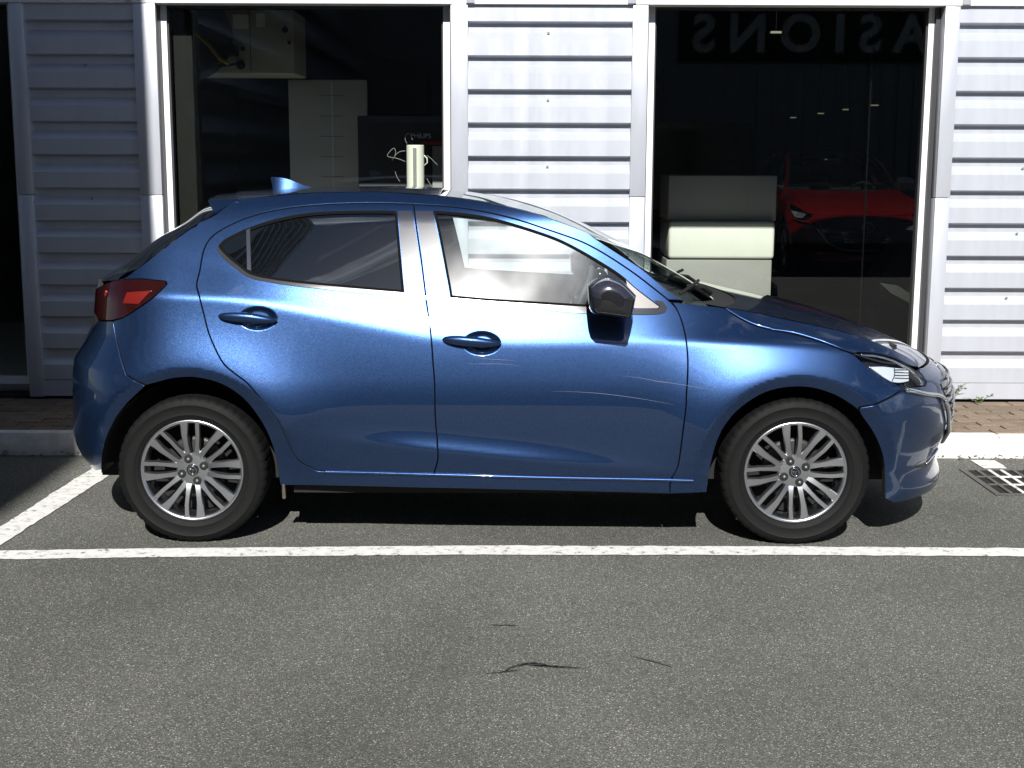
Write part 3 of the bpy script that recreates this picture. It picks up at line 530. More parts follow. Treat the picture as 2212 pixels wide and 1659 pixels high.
# grille: opening with bars, chrome wing, badge, plate
gp=[(u,z) for u,z in [(UF-.56,.655),(UF-.3,.70),(UF-.004,.705),(UF-.004,.36),(UF-.25,.355),(UF-.42,.42)]]
gp2=xz2 = np.array(gp)
gr=panel('grille',cr(gp,.02,True,30),[M['gloss'],M['dark']],car,uz=True,both=True,grid=.03,off=.004,thick=.01,gap=0)
for zb in np.arange(.385,.69,.035):
    u0=np.interp(zb,[.355,.42,.655,.70],[UF-.25,UF-.42,UF-.56,UF-.3])
    q=shell(np.linspace(u0+.02,UF-.001,24),np.full(24,zb),.010)[0]; pts=[Vector(a) for a in q]+[Vector((a[0],-a[1],a[2])) for a in q[::-1][1:]]
    MB().tube(pts,.006,6).build('grille_bar',M['gloss'],gr,True)
cw=[tuple(a) for a in on_shell(TR['chrome'],.012)]
qz=[(UF-.60,.60),(UF-.55,.54),(UF-.45,.43),(UF-.27,.345),(UF-.1,.335),(UF-.003,.335)]
q2=shell(np.array([a for a,b in qz]),np.array([b for a,b in qz]),.016)[0]
pts=[Vector(a) for a in cw[:-3]]+[Vector(a) for a in q2]
sm=[Vector(a) for a in resample(np.array([p[:] for p in pts]),60)]
for _ in range(3): sm=[sm[0]]+[(sm[i-1]+sm[i]*2+sm[i+1])/4 for i in range(1,len(sm)-1)]+[sm[-1]]
full=sm+[Vector((a.x,-a.y,a.z)) for a in sm[::-1]]
MB().tube(full,.010,8).build('grille_surround',M['chrome'],gr,True)
def emblem(parent,c,r,axis,m):     # oval ring with a winged V inside
    ex,ez=axis; cv=Vector(c); P=lambda a,b:cv+Vector(ex)*a+Vector(ez)*b
    mb=MB(); ring=[P(r*1.15*cos(t),r*.92*sin(t)) for t in np.linspace(0,2*pi,33)]; mb.tube(ring,r*.09,6,False)
    wv=[(-1.0,.28),(-.62,.42),(-.3,.2),(0,-.38),(.3,.2),(.62,.42),(1.0,.28)]
    mb.tube([P(r*a,r*b) for a,b in wv],[r*.06,r*.1,r*.1,r*.12,r*.1,r*.1,r*.06],6)
    return mb.build('emblem',m,parent,True)
xg=float(np.interp(.60,[a for a,b in TIPF],[b for a,b in TIPF]))
emblem(gr,(xg+.015,0,.60),.062,((0,1,0),(0,0,1)),M['chrome'])
xp=float(np.interp(.47,[a for a,b in TIPF],[b for a,b in TIPF]))
xp=float(np.interp(.26,*zip(*sorted((float(halfw(np.array(a),np.array(.47))),a) for a in np.linspace(1.7,xp-.001,80)))))
MB().box(xp-.004,xp+.012,-.26,.26,.42,.53,.003).build('number_plate',M['plate'],car)
# fog trim and lower lip
side_tube('fog_trim',[(1.90,.315),(1.95,.335),(1.985,.355)],.004,.007,M['chrome'],bump_f,bump_f)
panel('fog_recess',TR['fog'],[M['gloss'],M['dark']],bump_f,grid=.02,off=.002,thick=.004,gap=0)
side_tube('sill_bead',TR['sill'],.003,.0065,M['blue'],body,body_far)
M['scratch']=mat('fine scratch',(.20,.22,.29),.4)
for kk in ('scr1','scr2','scr3','scr4','scr5','scr6'):
    q=on_shell(TR[kk],.0012); nn=len(q); wv=np.abs(np.sin(np.linspace(.1,3.04,nn)))[:,None]*np.array([0,0,.0006])
    mesh('scratch',np.concatenate([q+wv,q-wv]),[(i,i+1,nn+i+1,nn+i) for i in range(nn-1)],M['scratch'],wing if kk=='scr6' else (door_r if kk=='scr5' else door_f))
# bonnet top
rd=edge3(TR['bonnet_ridge'])
cb=[(1.12,.992),(1.331,.960),(1.581,.905),(1.777,.842),(1.90,.792),(1.985,.748),(2.015,.728)]
patch('bonnet_skin',rd,cb,M['blue'],car,lift=.004,n=50)
rl=TR['rail']; iw=min(range(len(rl)),key=lambda i:abs(rl[i][0]+.24)); ir=min(range(len(rl)),key=lambda i:abs(rl[i][0]+1.112))
scr=patch('windscreen',edge3(rl[:iw+1])[::-1],TR['c_screen'],M['screen'],car,n=50,smoothing=2)
patch('roof',edge3(rl[iw:ir+1])[::-1],[(-1.20,1.468)]+[tuple(a) for a in TR['c_roof'][2:]],M['blue'],car,lift=.010)
patch('rear_window',edge3(rl[ir:]),[(-1.20,1.468)]+[tuple(a) for a in TR['c_hatch']],M['privacy'],car,n=40)
# header band inside the windscreen and cowl
patch('cowl',edge3([rl[0],(.86,1.034),(.979,1.011)]),[(1.025,.993),(1.07,.990),(1.12,.990)],M['dark'],car,n=10,lift=0)
# --- rear
br=[tuple(q) for q in xz2uz(cr(TR['bumper_r'],.012,False))]+[tuple(q) for q in xz2uz(cr(TR['bumper_r_arch'],.012,False))]+[(u,.27) for u in np.linspace(warp(np.array(TR['bumper_r_arch'][-1][0]-.05),np.array(.27)),UR+.004,30)[1:]]+[(UR+.004,z) for z in np.linspace(.29,.80,22)]+[(UR+.36,.80),(UR+.40,.86),(float(warp(np.array(-1.72),np.array(.93))),.935)]
panel('bumper',br,BD,car,uz=True,both=True,grid=.02)
panel('tailgate',[(UR+.42,.90),(UR+.37,.81),(UR+.004,.81),(UR+.004,1.075),(UR+.30,1.085),(UR+.45,1.10)],BD,car,uz=True,both=True,grid=.025)
tp=[tuple(a) for a in TR['tail']]
tl,tl2=panel('tail_light',tp,[M['red_lens'],M['dark']],car,grid=.02,off=.004,thick=.02)
tu=[(UR+.62,1.05),(UR+.36,1.04),(UR+.34,.99),(UR+.60,.955)]
panel('lamp_inner',TR['tail_inner'],[M['red_bright'],M['dark']],tl,grid=.02,off=.006,thick=.003,parent_far=tl2)
side_tube('lamp_bead',[(-1.66,1.045),(-1.655,1.07)],.006,.007,M['red_bright'],tl,tl2)
# spoiler
S=TR['spoiler']; mb=MB(); ys=np.linspace(-.50,.50,13); V=[];F=[]
for y in ys:
    k=(y/.5)**2; dz=.016*(1-k)-.010*k*0; dx=-.03*(1-k)
    for i,(x,z) in enumerate(S): V.append((x+(dx if i in (0,4) else 0),y*(1.0 if i!=2 else 1.02),z+dz*(1 if i<3 else .4)))
n5=len(S)
for j in range(len(ys)-1):
    for i in range(n5): F.append((j*n5+i,j*n5+(i+1)%n5,(j+1)*n5+(i+1)%n5,(j+1)*n5+i))
F+=[tuple(range(n5)),tuple(range((len(ys)-1)*n5,len(ys)*n5))]
mb.add(V,F).build('spoiler',M['blue'],car,auto=35)
# shark-fin aerial
A=TR['aerial']; mb=MB(); pr=[(x,z) for x,z in cr(A,.012)]
cx,cz=np.mean([a for a,b in pr]),min(b for a,b in pr)
n=len(pr); V=[(x,0,z) for x,z in pr]
lay=[(-.004,1.),(-.016,.93),(-.024,.80)]
V=[];F=[]
rings=[(-.030,.0),(-.020,.35),(-.006,.9),(.006,.9),(.020,.35),(.030,.0)]
base=[(x,z) for x,z in A]
V=[];F=[]; prof=cr(A[:5],.010,False); zb=min(z for x,z in A); xb0=A[6][0]; xb1=A[4][0]
m=len(prof)
for x,z in prof:
    t=(z-zb)/(max(q[1] for q in prof)-zb+1e-6); hw=.004+.0*t
    wb=.032*(1-abs((x-(xb0+xb1)/2)/((xb1-xb0)/2+.02))**3*.9)
    V+=[(x,-hw,z),(x,hw,z),(max(x,xb0),-wb,zb-.006),(max(x,xb0),wb,zb-.006)]
for i in range(m-1):
    a,b=i*4,(i+1)*4; F+=[(a,b,b+1,a+1),(a+2,b+2,b,a),(a+1,b+1,b+3,a+3)]
F+=[(0,1,3,2)]
mb=MB().add(V,F); mb.build('aerial',M['blue'],car,auto=40)
# --- handles
for pn,pf,pl in ((door_f,door_f2,TR['handle_f']),(door_r,door_r2,TR['handle_r'])):
    p=resample(np.array(pl),26); L=p[-1][0]-p[0][0]; V=[];F=[];nn=12
    base=np.stack([p[:,0],-halfw(p[:,0],p[:,1]),p[:,1]],-1)
    for i,b in enumerate(base):
        t=i/25; w=.021*(1-abs(2*t-1)**5)**.5*(1.0 if t>.3 else .80+.2*t/.3)*(1-.35*max(0,(t-.6)/.4))+.0008; th=.014*(1-abs(2*t-1)**6)**.5+.0005; out=.012+.012*sin(pi*min(1,max(0,t)))
        for k in range(nn):
            a=2*pi*k/nn; V.append((b[0],b[1]-out-th*cos(a),b[2]+w*sin(a)))
    for i in range(25):
        for k in range(nn): F.append((i*nn+k,i*nn+(k+1)%nn,(i+1)*nn+(k+1)%nn,(i+1)*nn+k))
    F+=[tuple(range(nn)),tuple(range(25*nn,26*nn))]
    MB().add(V,F).build('door_handle',M['blue'],pn,True); MB().add([(a,-b,c) for a,b,c in V],F).build('door_handle',M['blue'],pf,True)
# --- mirrors: lofted housing, foot
mp=cr(TR['mirror'],.012); cxm,czm=mp.mean(0)
lays=[(-.790,.72,.0,0),(-.815,.90,.0,0),(-.85,1.0,.0,0),(-.93,1.0,.0,0),(-.975,.93,.0,0),(-1.0,.80,.0,0),(-1.012,.5,0,0)]
for sg,par in ((1,door_f),(-1,door_f2)):
    V=[];F=[];n=len(mp)
    for y,s,a,b in lays:
        for x,z in mp: V.append((cxm+(x-cxm)*s,y*sg,czm+(z-czm)*s))
    for j in range(len(lays)-1):
        for i in range(n): F.append((j*n+i,j*n+(i+1)%n,(j+1)*n+(i+1)%n,(j+1)*n+i))
    F+=[tuple(range(n)),tuple(range((len(lays)-1)*n,len(lays)*n))]
    Mi=[1 if np.mean([V[i][2] for i in f])>1.085 else 0 for f in F]
    o=MB().add(V,F).build('wing_mirror',[M['gloss'],M['cap']],par,auto=50); o.data.polygons.foreach_set('material_index',Mi)
    MB().tube([Vector((.545,-.70*sg,1.005)),Vector((.535,-.75*sg,1.03)),Vector((.50,-.83*sg,1.045))],[.045,.035,.04],10).build('mirror_stalk',M['gloss'],o,True)
# --- wheels
def make_wheel(x,y,side,phase,yaw=0):
    RT=.3185; rr=.2215; s=side      # s=-1: near side, face looks to -y
    z0=.3175
    prof=[(rr-.006,.03),(rr+.002,.012),(rr+.012,.006),(rr+.020,.0042),(rr+.0225,.0018),(rr+.026,.0032),(rr+.045,.0008),(rr+.060,.0),(rr+.0635,-.002),(rr+.067,.0012),(RT-.018,.006),(RT-.007,.014),(RT-.001,.028),(RT,.045),(RT,.145),(RT-.004,.16),(RT-.02,.175),(rr+.02,.18),(rr-.004,.16)]
    n=240; V=[];F=[];m=len(prof)
    for k in range(n):
        t=2*pi*k/n
        for j,(r,h) in enumerate(prof):
            rr2=r
            if k%5==0 and j in (11,12,13): rr2=r-.0045
            zz=max(rr2*sin(t),-z0+.0005); V.append((rr2*cos(t),h,zz))
    for k in range(n):
        for j in range(m-1): F.append((k*m+j,((k+1)%n)*m+j,((k+1)%n)*m+j+1,k*m+j+1))
    w=bpy.data.objects.new('wheel',None)
    # rim barrel and lip are the wheel's own mesh
    rb=MB().lathe([(rr-.003,.160),(rr-.012,.15),(rr-.022,.10),(rr-.024,.045),(rr-.019,.026),(rr-.013,.014),(rr-.006,.010),(rr-.0005,.013),(rr+.001,.022)],72)
    wheel=rb.build('wheel',M['alloy'],car,True); wheel.location=(x,y,z0); wheel.rotation_euler=(0,0,0 if s<0 else pi)
    MB().add(V,F).build('tyre',M['tyre'],wheel,auto=40)
    MB().lathe([(.0,.085),(.12,.085),(.135,.088),(.135,.10),(.0,.10)],48).build('brake_disc',M['disc'],wheel,True)
    MB().lathe([(.0,.125),(rr-.024,.125)],48).build('wheel_back',M['liner'],wheel,True)
    # spokes in eight pairs, one slim and one flared in each pair
    for k in range(8):
        for q in (0,1):
            ang=phase+k*pi/4; sd=1 if q else -1
            st=[]
            for t in np.linspace(0,1,9):
                r=.054+(rr-.012-.054)*t
                tang=sd*(.0175+.0105*min(1,t*1.6))
                hw=(.0098+.0006*t) if q==0 else (.0098+.0095*t**1.5)
                if t<.35: hw+=.005*(1-t/.35)
                face=.034-.021*t**.7-.004*sin(pi*t); st.append((r,tang,hw,face))
            V=[];F=[]
            for r,tg,hw,fc in st:
                for dx,dy in ((-hw,fc+.030),(-hw,fc+.005),(-hw*.82,fc),(hw*.74,fc+.001),(hw,fc+.006),(hw,fc+.030)):
                    a,b=r,tg+dx; V.append((a*cos(ang)-b*sin(ang),dy,a*sin(ang)+b*cos(ang)))
            for i in range(8):
                for j in range(5): F.append((i*6+j,i*6+j+1,(i+1)*6+j+1,(i+1)*6+j))
                F.append((i*6+5,i*6,(i+1)*6,(i+1)*6+5))
            F+=[tuple(range(6)),tuple(range(48,54))]
            o=MB().add(V,F).build('spoke',[M['alloy'],M['alloy_dark']],wheel,auto=28)
            o.data.polygons.foreach_set('material_index',[1 if (i<48 and i%6 in (0,4,5)) else 0 for i in range(50)])
    MB().lathe([(.066,.060),(.074,.042),(.066,.0325),(.030,.0295),(.0,.0295)],40).build('hub',M['alloy'],wheel,auto=40)
    hc=MB().lathe([(.026,.035),(.026,.026),(.023,.024),(.0,.0235)],32).build('hub_cap',M['gloss'],wheel,auto=35)
    e=emblem(wheel,(0,.0225,0),.017,((cos(phase+.6),0,sin(phase+.6)),(-sin(phase+.6),0,cos(phase+.6))),M['chrome'])
    for k in range(4):
        a=phase+.35+k*pi/2; c=(.050*cos(a),0,.050*sin(a))
        MB().lathe([(.0178,.045),(.0178,.0265),(.0165,.0258),(.0,.0260)],20,c).build('lug_hole',M['liner'],wheel,True)
        MB().lathe([(.0075,.044),(.0066,.021),(.0,.019)],6,c).build('lug_nut',M['alloy'],wheel,auto=30)
    return wheel
YW=-.819
make_wheel(-1.287,YW,-1,R(90)); make_wheel(1.287,YW,-1,R(95)); make_wheel(-1.287,-YW,1,R(80)); make_wheel(1.287,-YW,1,R(100))
# arch liners, underbody, exhaust box
for cx in (-1.287,1.287):
    for sg in (-1,1):
        V=[];F=[];n=28
        for k in range(n+1):
            t=R(2)+R(180)*k/n
            for y,r in ((.812,.385 if cx<0 else .372),(.60,.385),(.56,.30),(.56,.0)): V.append((cx+r*cos(t),y*sg,.32+r*sin(t)))
        for k in range(n):
            for j in range(3): F.append((k*4+j,k*4+4+j,k*4+5+j,k*4+1+j))
        MB().add(V,F).build('arch_liner',M['liner'],car,True)
ub=MB().box(-.86,.86,-.77,.77,.215,.30); ub.box(-1.75,1.85,-.55,.55,.235,.62); ub.box(-1.6,-.86,-.6,.6,.24,.8); ub.box(.86,1.75,-.6,.6,.24,.84); ub.box(-.86,.86,-.70,.70,.30,.62)
ub.build('underbody',M['liner'],car)
MB().box(-.925,-.908,-.70,-.68,.165,.235,.006).build('tow_bracket',M['rust'],car)
# --- cabin
for sy in (-.36,.36):
    st=MB().box(-.45,.10,sy-.24,sy+.24,.62,.78,.05).build('seat',M['cloth'],car,auto=50)
    b=MB().box(-.06,.06,sy-.23,sy+.23,0,.58,.05); b.v=[(x-.36-.32*z,y,z+.70) for x,y,z in b.v]; b.build('backrest',M['cloth'],st,auto=50)
    hh=MB().box(-.045,.045,sy-.13,sy+.13,0,.19,.04); hh.v=[(x-.575-.2*z,y,z+1.275) for x,y,z in hh.v]; hh.build('headrest',M['cloth'],st,auto=50)
rs_=MB().box(-1.12,-1.0,-.55,.55,.66,1.14,.05).build('rear_seat',M['cloth'],car,auto=50)
dash=MB().prism([(.55,.74),(.52,.93),(.60,1.0),(.78,1.01),(.98,.965),(.98,.74)],-.70,.70).build('dashboard',M['trim'],car,auto=40)
mb=MB(); c0=Vector((.40,.36,.93)); ax=Vector((-.42,0,.9)).normalized(); e1=Vector((0,1,0)); e2=Vector((.9,0,.42)).normalized()*1
e2=Vector((.42,0,.9)).normalized()
mb.tube([c0+e1*(.18*cos(t))+e2*(.18*sin(t)) for t in np.linspace(0,2*pi,33)],.014,8,False); mb.tube([c0-e1*.17,c0+e1*.17],.016,8); mb.tube([c0,Vector((.62,.36,.88))],.03,8)
mb.build('steering_wheel',M['trim'],car,True)
MB().box(.12,.18,-.12,.12,1.335,1.385,.015).build('rear_view_mirror',M['gloss'],car,auto=50)
# --- wipers on the screen base
for y0,y1 in ((-.05,-.62),(.55,.02)):
    mb=MB(); a=Vector((1.02,y0,1.005)); b=Vector((.86,(y0+y1)/2-.05,1.075)); mb.tube([a,a+Vector((-.04,0,.03)),b],[.012,.010,.006],6)
    mb.tube([Vector((.80,y1,1.062)),Vector((.905,(y0+y1)/2,1.083)),Vector((.955,y0+.0,1.068))],.008,6); mb.build('wiper',M['dark'],car,True)
# ================================================================ GROUND
def asphalt_mat():
    m=bpy.data.materials.new('asphalt'); m.use_nodes=True; t=m.node_tree; b=t.nodes['Principled BSDF']; N=t.nodes.new; K=t.links.new
    o=N('ShaderNodeTexCoord')
    v=N('ShaderNodeTexVoronoi'); v.inputs['Scale'].default_value=300; K(o.outputs['Object'],v.inputs['Vector'])
    v2=N('ShaderNodeTexVoronoi'); v2.inputs['Scale'].default_value=110; K(o.outputs['Object'],v2.inputs['Vector'])
    n=N('ShaderNodeTexNoise'); n.inputs['Scale'].default_value=1.1; n.inputs['Detail'].default_value=7; n.inputs['Roughness'].default_value=.6; K(o.outputs['Object'],n.inputs['Vector'])
    sp=N('ShaderNodeSeparateColor'); K(v.outputs['Color'],sp.inputs[0])
    r=N('ShaderNodeValToRGB'); e=r.color_ramp; e.interpolation='LINEAR'; e.elements[0].position=0; e.elements[0].color=(.038,.038,.035,1); e.elements[1].position=.25; e.elements[1].color=(.084,.087,.078,1)
    for p,c in ((.70,(.110,.112,.099,1)),(.90,(.162,.160,.138,1)),(.97,(.29,.28,.245,1)),(1.0,(.50,.48,.44,1))): q=e.elements.new(p); q.color=c
    K(sp.outputs[0],r.inputs['Fac'])
    # a little colour in the single stones
    h=N('ShaderNodeMix'); h.data_type='RGBA'; h.blend_type='MULTIPLY'; h.inputs['Factor'].default_value=1; K(r.outputs['Color'],h.inputs['A'])
    r3=N('ShaderNodeValToRGB'); r3.color_ramp.elements[0].color=(1.05,.98,.86,1); r3.color_ramp.elements[1].color=(.92,.98,1.08,1); K(sp.outputs[1],r3.inputs['Fac']); K(r3.outputs['Color'],h.inputs['B'])
    g=N('ShaderNodeMapRange'); g.inputs['From Min'].default_value=.36; g.inputs['From Max'].default_value=.64; g.inputs['To Min'].default_value=.76; g.inputs['To Max'].default_value=1.20; n4=N('ShaderNodeTexNoise'); n4.inputs['Scale'].default_value=.45; n4.inputs['Detail'].default_value=3; K(o.outputs['Object'],n4.inputs['Vector']); av=N('ShaderNodeMath'); av.operation='MULTIPLY_ADD'; av.inputs[1].default_value=.5; K(n.outputs['Fac'],av.inputs[0]); hv=N('ShaderNodeMath'); hv.operation='MULTIPLY'; hv.inputs[1].default_value=.5; K(n4.outputs['Fac'],hv.inputs[0]); K(hv.outputs[0],av.inputs[2]); K(av.outputs[0],g.inputs['Value'])
    x=N('ShaderNodeMix'); x.data_type='RGBA'; x.blend_type='MULTIPLY'; x.inputs['Factor'].default_value=1; K(h.outputs['Result'],x.inputs['A']); K(g.outputs['Result'],x.inputs['B']); K(x.outputs['Result'],b.inputs['Base Color'])
    b.inputs['Roughness'].default_value=.86; b.inputs['Specular IOR Level'].default_value=.3
    u=N('ShaderNodeBump'); u.inputs['Strength'].default_value=.28; u.inputs['Distance'].default_value=.004
    ad=N('ShaderNodeMath'); ad.operation='ADD'; K(v.outputs['Distance'],ad.inputs[0]); K(v2.outputs['Distance'],ad.inputs[1]); K(ad.outputs[0],u.inputs['Height']); K(u.outputs['Normal'],b.inputs['Normal'])
    return m
def line_mat():
    m=bpy.data.materials.new('road paint'); m.use_nodes=True; t=m.node_tree; b=t.nodes['Principled BSDF']; N=t.nodes.new; K=t.links.new
    o=N('ShaderNodeTexCoord'); n=N('ShaderNodeTexNoise'); n.inputs['Scale'].default_value=22; n.inputs['Detail'].default_value=9; n.inputs['Roughness'].default_value=.75; K(o.outputs['Object'],n.inputs['Vector'])
    r=N('ShaderNodeValToRGB'); e=r.color_ramp; e.elements[0].position=.36; e.elements[0].color=(.08,.075,.065,1); e.elements[1].position=.44; e.elements[1].color=(.62,.61,.57,1); q=e.elements.new(.62); q.color=(.74,.73,.69,1)
    K(n.outputs['Fac'],r.inputs['Fac']); K(r.outputs['Color'],b.inputs['Base Color']); b.inputs['Roughness'].default_value=.7
    u=N('ShaderNodeBump'); u.inputs['Strength'].default_value=.4; u.inputs['Distance'].default_value=.003; K(n.outputs['Fac'],u.inputs['Height']); K(u.outputs['Normal'],b.inputs['Normal'])
    return m
M['asphalt']=asphalt_mat(); M['paint']=line_mat()
M['kerb']=mat('painted kerb',(.72,.71,.68),.7,vary=.22,vscale=9,bump=.3,bscale=35)
M['brick']=mat('paving brick',(.17,.125,.085),.85,vary=.3,vscale=25,bump=.5,bscale=120)
M['brick2']=mat('paving brick pale',(.21,.155,.105),.85,vary=.3,vscale=25,bump=.5,bscale=120)
M['soil']=mat('sandy joint',(.06,.047,.035),.95,vary=.3,vscale=30)
M['crack']=mat('crack shade',(.024,.023,.021),.95,vary=.6,vscale=160)
M['steel']=mat('cast iron',(.10,.092,.08),.6,metal=.5,vary=.35,vscale=30)
M['pit']=mat('drain pit',(.004,.004,.004),1)
M['leaf']=mat('weed leaf',(.07,.12,.03),.6,vary=.4,vscale=40)
M['dry']=mat('dry leaf',(.16,.10,.045),.8,vary=.4,vscale=40)
gd=mesh('car_park',[(-70,-70,0),(70,-70,0),(70,70,0),(-70,70,0)],[(0,1,2,3)],M['asphalt'],kind='structure')
def ribbon(name,left,right,z,m,parent=None,jit=.0045):
    n=max(int(max(np.linalg.norm(np.array(left[-1])-left[0]),.1)/.02),4); A=resample(np.array(left),n); B=resample(np.array(right),n)
    ja=np.convolve(np.random.randn(n),np.ones(3)/3,'same')*jit; jb=np.convolve(np.random.randn(n),np.ones(3)/3,'same')*jit
    d=B-A; d/=np.linalg.norm(d,axis=1)[:,None]; A=A+d*ja[:,None]; B=B+d*jb[:,None]
    V=[(x,y,z) for x,y in A]+[(x,y,z) for x,y in B]
    o=mesh(name,V,[(i,i+1,n+i+1,n+i) for i in range(n-1)],m,parent)
    me=o.data
    if me.polygons[0].normal.z<0: me.flip_normals()
    return o
for a,b in (([(-5.6,-.26),(-2.3,-.128),(-1.5,-.078),(-.2,-.02),(1.2,-.018),(2.3,-.034),(5.5,-.10)],[(-5.6,-.385),(-2.3,-.257),(-1.5,-.205),(-.2,-.155),(1.2,-.142),(2.3,-.149),(5.5,-.22)]),):
    ribbon('bay_line',a,b,.004,M['paint'],kind) if False else tag(ribbon('bay_line',a,b,.004,M['paint']),kind='structure')
tag(ribbon('bay_line',[(-2.297,-.10),(-2.285,.244),(-2.227,1.412),(-2.212,1.72)],[(-2.180,-.09),(-2.176,-.044),(-2.081,1.367),(-2.058,1.72)],.0045,M['paint']),kind='structure')
tag(ribbon('bay_line',[(2.530,.86),(2.53,-.02)],[(2.655,.86),(2.65,-.02)],.0045,M['paint']),kind='structure')
tag(ribbon('bay_line',[(2.530,1.66),(2.53,1.46)],[(2.66,1.66),(2.658,1.46)],.0045,M['paint']),kind='structure')
# cracks: thin ragged openings in the surface
def crack(pts,wid,seed):
    rnd=np.random.RandomState(seed); p=resample(np.array(pts),40); k=np.sin(np.linspace(0,pi,40))**.6*wid*(.35+rnd.rand(40))+.0008
    p=p+np.cumsum(rnd.randn(40,2),0)*.0013+rnd.randn(40,2)*.0012; up=p+np.stack([0*k,k],-1); dn=p-np.stack([0*k,k*.8],-1)
    V=[(x,y,.003) for x,y in up]+[(x,y,.003) for x,y in dn]; n=40
    o=mesh('crack',V,[(i,n+i,n+i+1,i+1) for i in range(n-1)],M['crack'],gd)
crack(CRK[0],.010,1); crack(CRK[1],.0055,2); crack(CRK[2],.004,3)
crack([(a+.02,b+.012) for a,b in CRK[0][2:5]],.008,4); crack([(a+.03,b-.010) for a,b in CRK[0][3:6]],.006,5); crack([(CRK[0][1][0],CRK[0][1][1]),(CRK[0][2][0]+.01,CRK[0][2][1]-.03)],.004,6)
# kerb and paving
KY0,KY1,KZ=1.72,1.80,.13
kb=mesh('kerb',[(-12,KY0+.012,-.05),(12,KY0+.012,-.05),(12,KY0+.012,.11),(-12,KY0+.012,.11)],[(0,1,2,3)],M['kerb'],kind='structure')
ks=None
for k in range(-8,9):
    x0=2.70+k*1.0-.0; 
    mb=MB().box(x0-.997,x0-.003,KY0+random.uniform(-.004,.004),KY1-.004,-.04,KZ+random.uniform(-.004,.004),.014)
    mb.build('kerb_stone',M['kerb'],kb,auto=45)
pv=mesh('pavement',[(-12,KY1-.005,.118),(12,KY1-.005,.118),(12,3.0,.118),(-12,3.0,.118)],[(0,1,2,3)],M['soil'],kind='structure')
bms=[]
for v in range(4):
    b=MB().box(-.1015,.1015,-.052,.052,-.05,0,.005); me=bpy.data.meshes.new('brick'); me.from_pydata(b.v,[],b.f); me.materials.append(M['brick' if v%2 else 'brick2']); bms.append(me)
for r in range(9):
    for k in range(33):
        x=-3.45+k*.2085+(.104 if r%2 else 0); y=KY1+.055+r*.1085
        o=bpy.data.objects.new('brick',random.choice(bms)); COL.objects.link(o); o.parent=pv
        o.location=(x,y,.128+random.uniform(-.003,.003)); o.rotation_euler=(random.uniform(-.012,.012),random.uniform(-.012,.012),random.uniform(-.012,.012))
mb=MB()
for r in range(9):
    for k in list(range(-14,0))+list(range(33,48)):
        x=-3.45+k*.2085+(.104 if r%2 else 0); y=KY1+.055+r*.1085; h=random.uniform(-.003,.003); mb.box(x-.1015,x+.1015,y-.052,y+.052,.09,.128+h)
mb.build('brick',M['brick'],pv,kind='stuff')
# drain grate under the right bay line
gx0,gx1,gy0,gy1=2.39,3.02,.88,1.44
dg=empty('drain_grate',(2.7,1.16,0),'rusty iron drain grate by the kerb with the white bay line painted over it','drain')
fr=MB()
lx=lambda x:x-2.7
ly=lambda y:y-1.16
fr.box(lx(gx0),lx(gx1),ly(gy0),ly(gy0)+.03,-.02,.007); fr.box(lx(gx0),lx(gx1),ly(gy1)-.03,ly(gy1),-.02,.007); fr.box(lx(gx0),lx(gx0)+.03,ly(gy0)+.03,ly(gy1)-.03,-.02,.007); fr.box(lx(gx1)-.03,lx(gx1),ly(gy0)+.03,ly(gy1)-.03,-.02,.007)
fr.build('frame',M['steel'],dg)
mesh('pit',[(lx(gx0)+.01,ly(gy0)+.01,.0035),(lx(gx1)-.01,ly(gy0)+.01,.0035),(lx(gx1)-.01,ly(gy1)-.01,.0035),(lx(gx0)+.01,ly(gy1)-.01,.0035)],[(0,1,2,3)],M['pit'],dg)
k=0; x=gx0+.075
while x<gx1-.05:
    MB().box(lx(x),lx(x)+.020,ly(gy0)+.03,ly(gy1)-.03,.004,.0105,.002).build('bar',M['paint'] if 2.525<x<2.65 else M['steel'],dg); x+=.064
for y in (gy0+.03+.165,gy0+.03+.335):
    MB().box(lx(gx0)+.03,lx(2.525),ly(y),ly(y)+.022,.004,.0098,.002).build('cross_bar',M['steel'],dg)
    MB().box(lx(2.527),lx(2.655),ly(y),ly(y)+.022,.004,.0098,.002).build('cross_bar',M['paint'],dg)
    MB().box(lx(2.657),lx(gx1)-.03,ly(y),ly(y)+.022,.004,.0098,.002).build('cross_bar',M['steel'],dg)
# weeds and blown leaves
def weed(name,loc,n,h,r,m,label,cat='plant',seed=0):
    rnd=random.Random(seed); root=empty(name,loc,label,cat); st=MB(); lf=MB()
    for i in range(max(3,n//7)):
        a=rnd.uniform(0,2*pi); tip=Vector((cos(a)*r*rnd.uniform(.3,1),sin(a)*r*.6*rnd.uniform(.3,1),h*rnd.uniform(.5,1)))
        mid=tip*.5+Vector((0,0,h*.15)); st.tube([Vector((0,0,0)),mid,tip],[.003,.002,.001],5)
        for j in range(7):
            t=rnd.uniform(.25,1); p=tip*t+Vector((0,0,h*.15*sin(pi*t))); b=rnd.uniform(0,2*pi); s=rnd.uniform(.012,.026); d=Vector((cos(b),sin(b),rnd.uniform(-.2,.7))).normalized(); e=d.cross(Vector((rnd.uniform(-.4,.4),rnd.uniform(-.4,.4),1))).normalized()
            q=d.cross(e)*.15*s
            lf.add([p,p+d*s*.5+e*s*.35+q,p+d*s,p+d*s*.5-e*s*.35+q],[(0,1,2),(0,2,3)])
    st.build('stem',m,root); o=lf.build('leaf',m,root); o['kind']='stuff'; return root
weed('weed',(2.735,2.74,.128),70,.13,.13,M['leaf'],'green weed growing in the paving right at the foot of the cladding',seed=3)
weed('weed',(2.93,2.72,.128),28,.06,.12,M['leaf'],'small low weed sprig on the paving further from the car nose',seed=4)
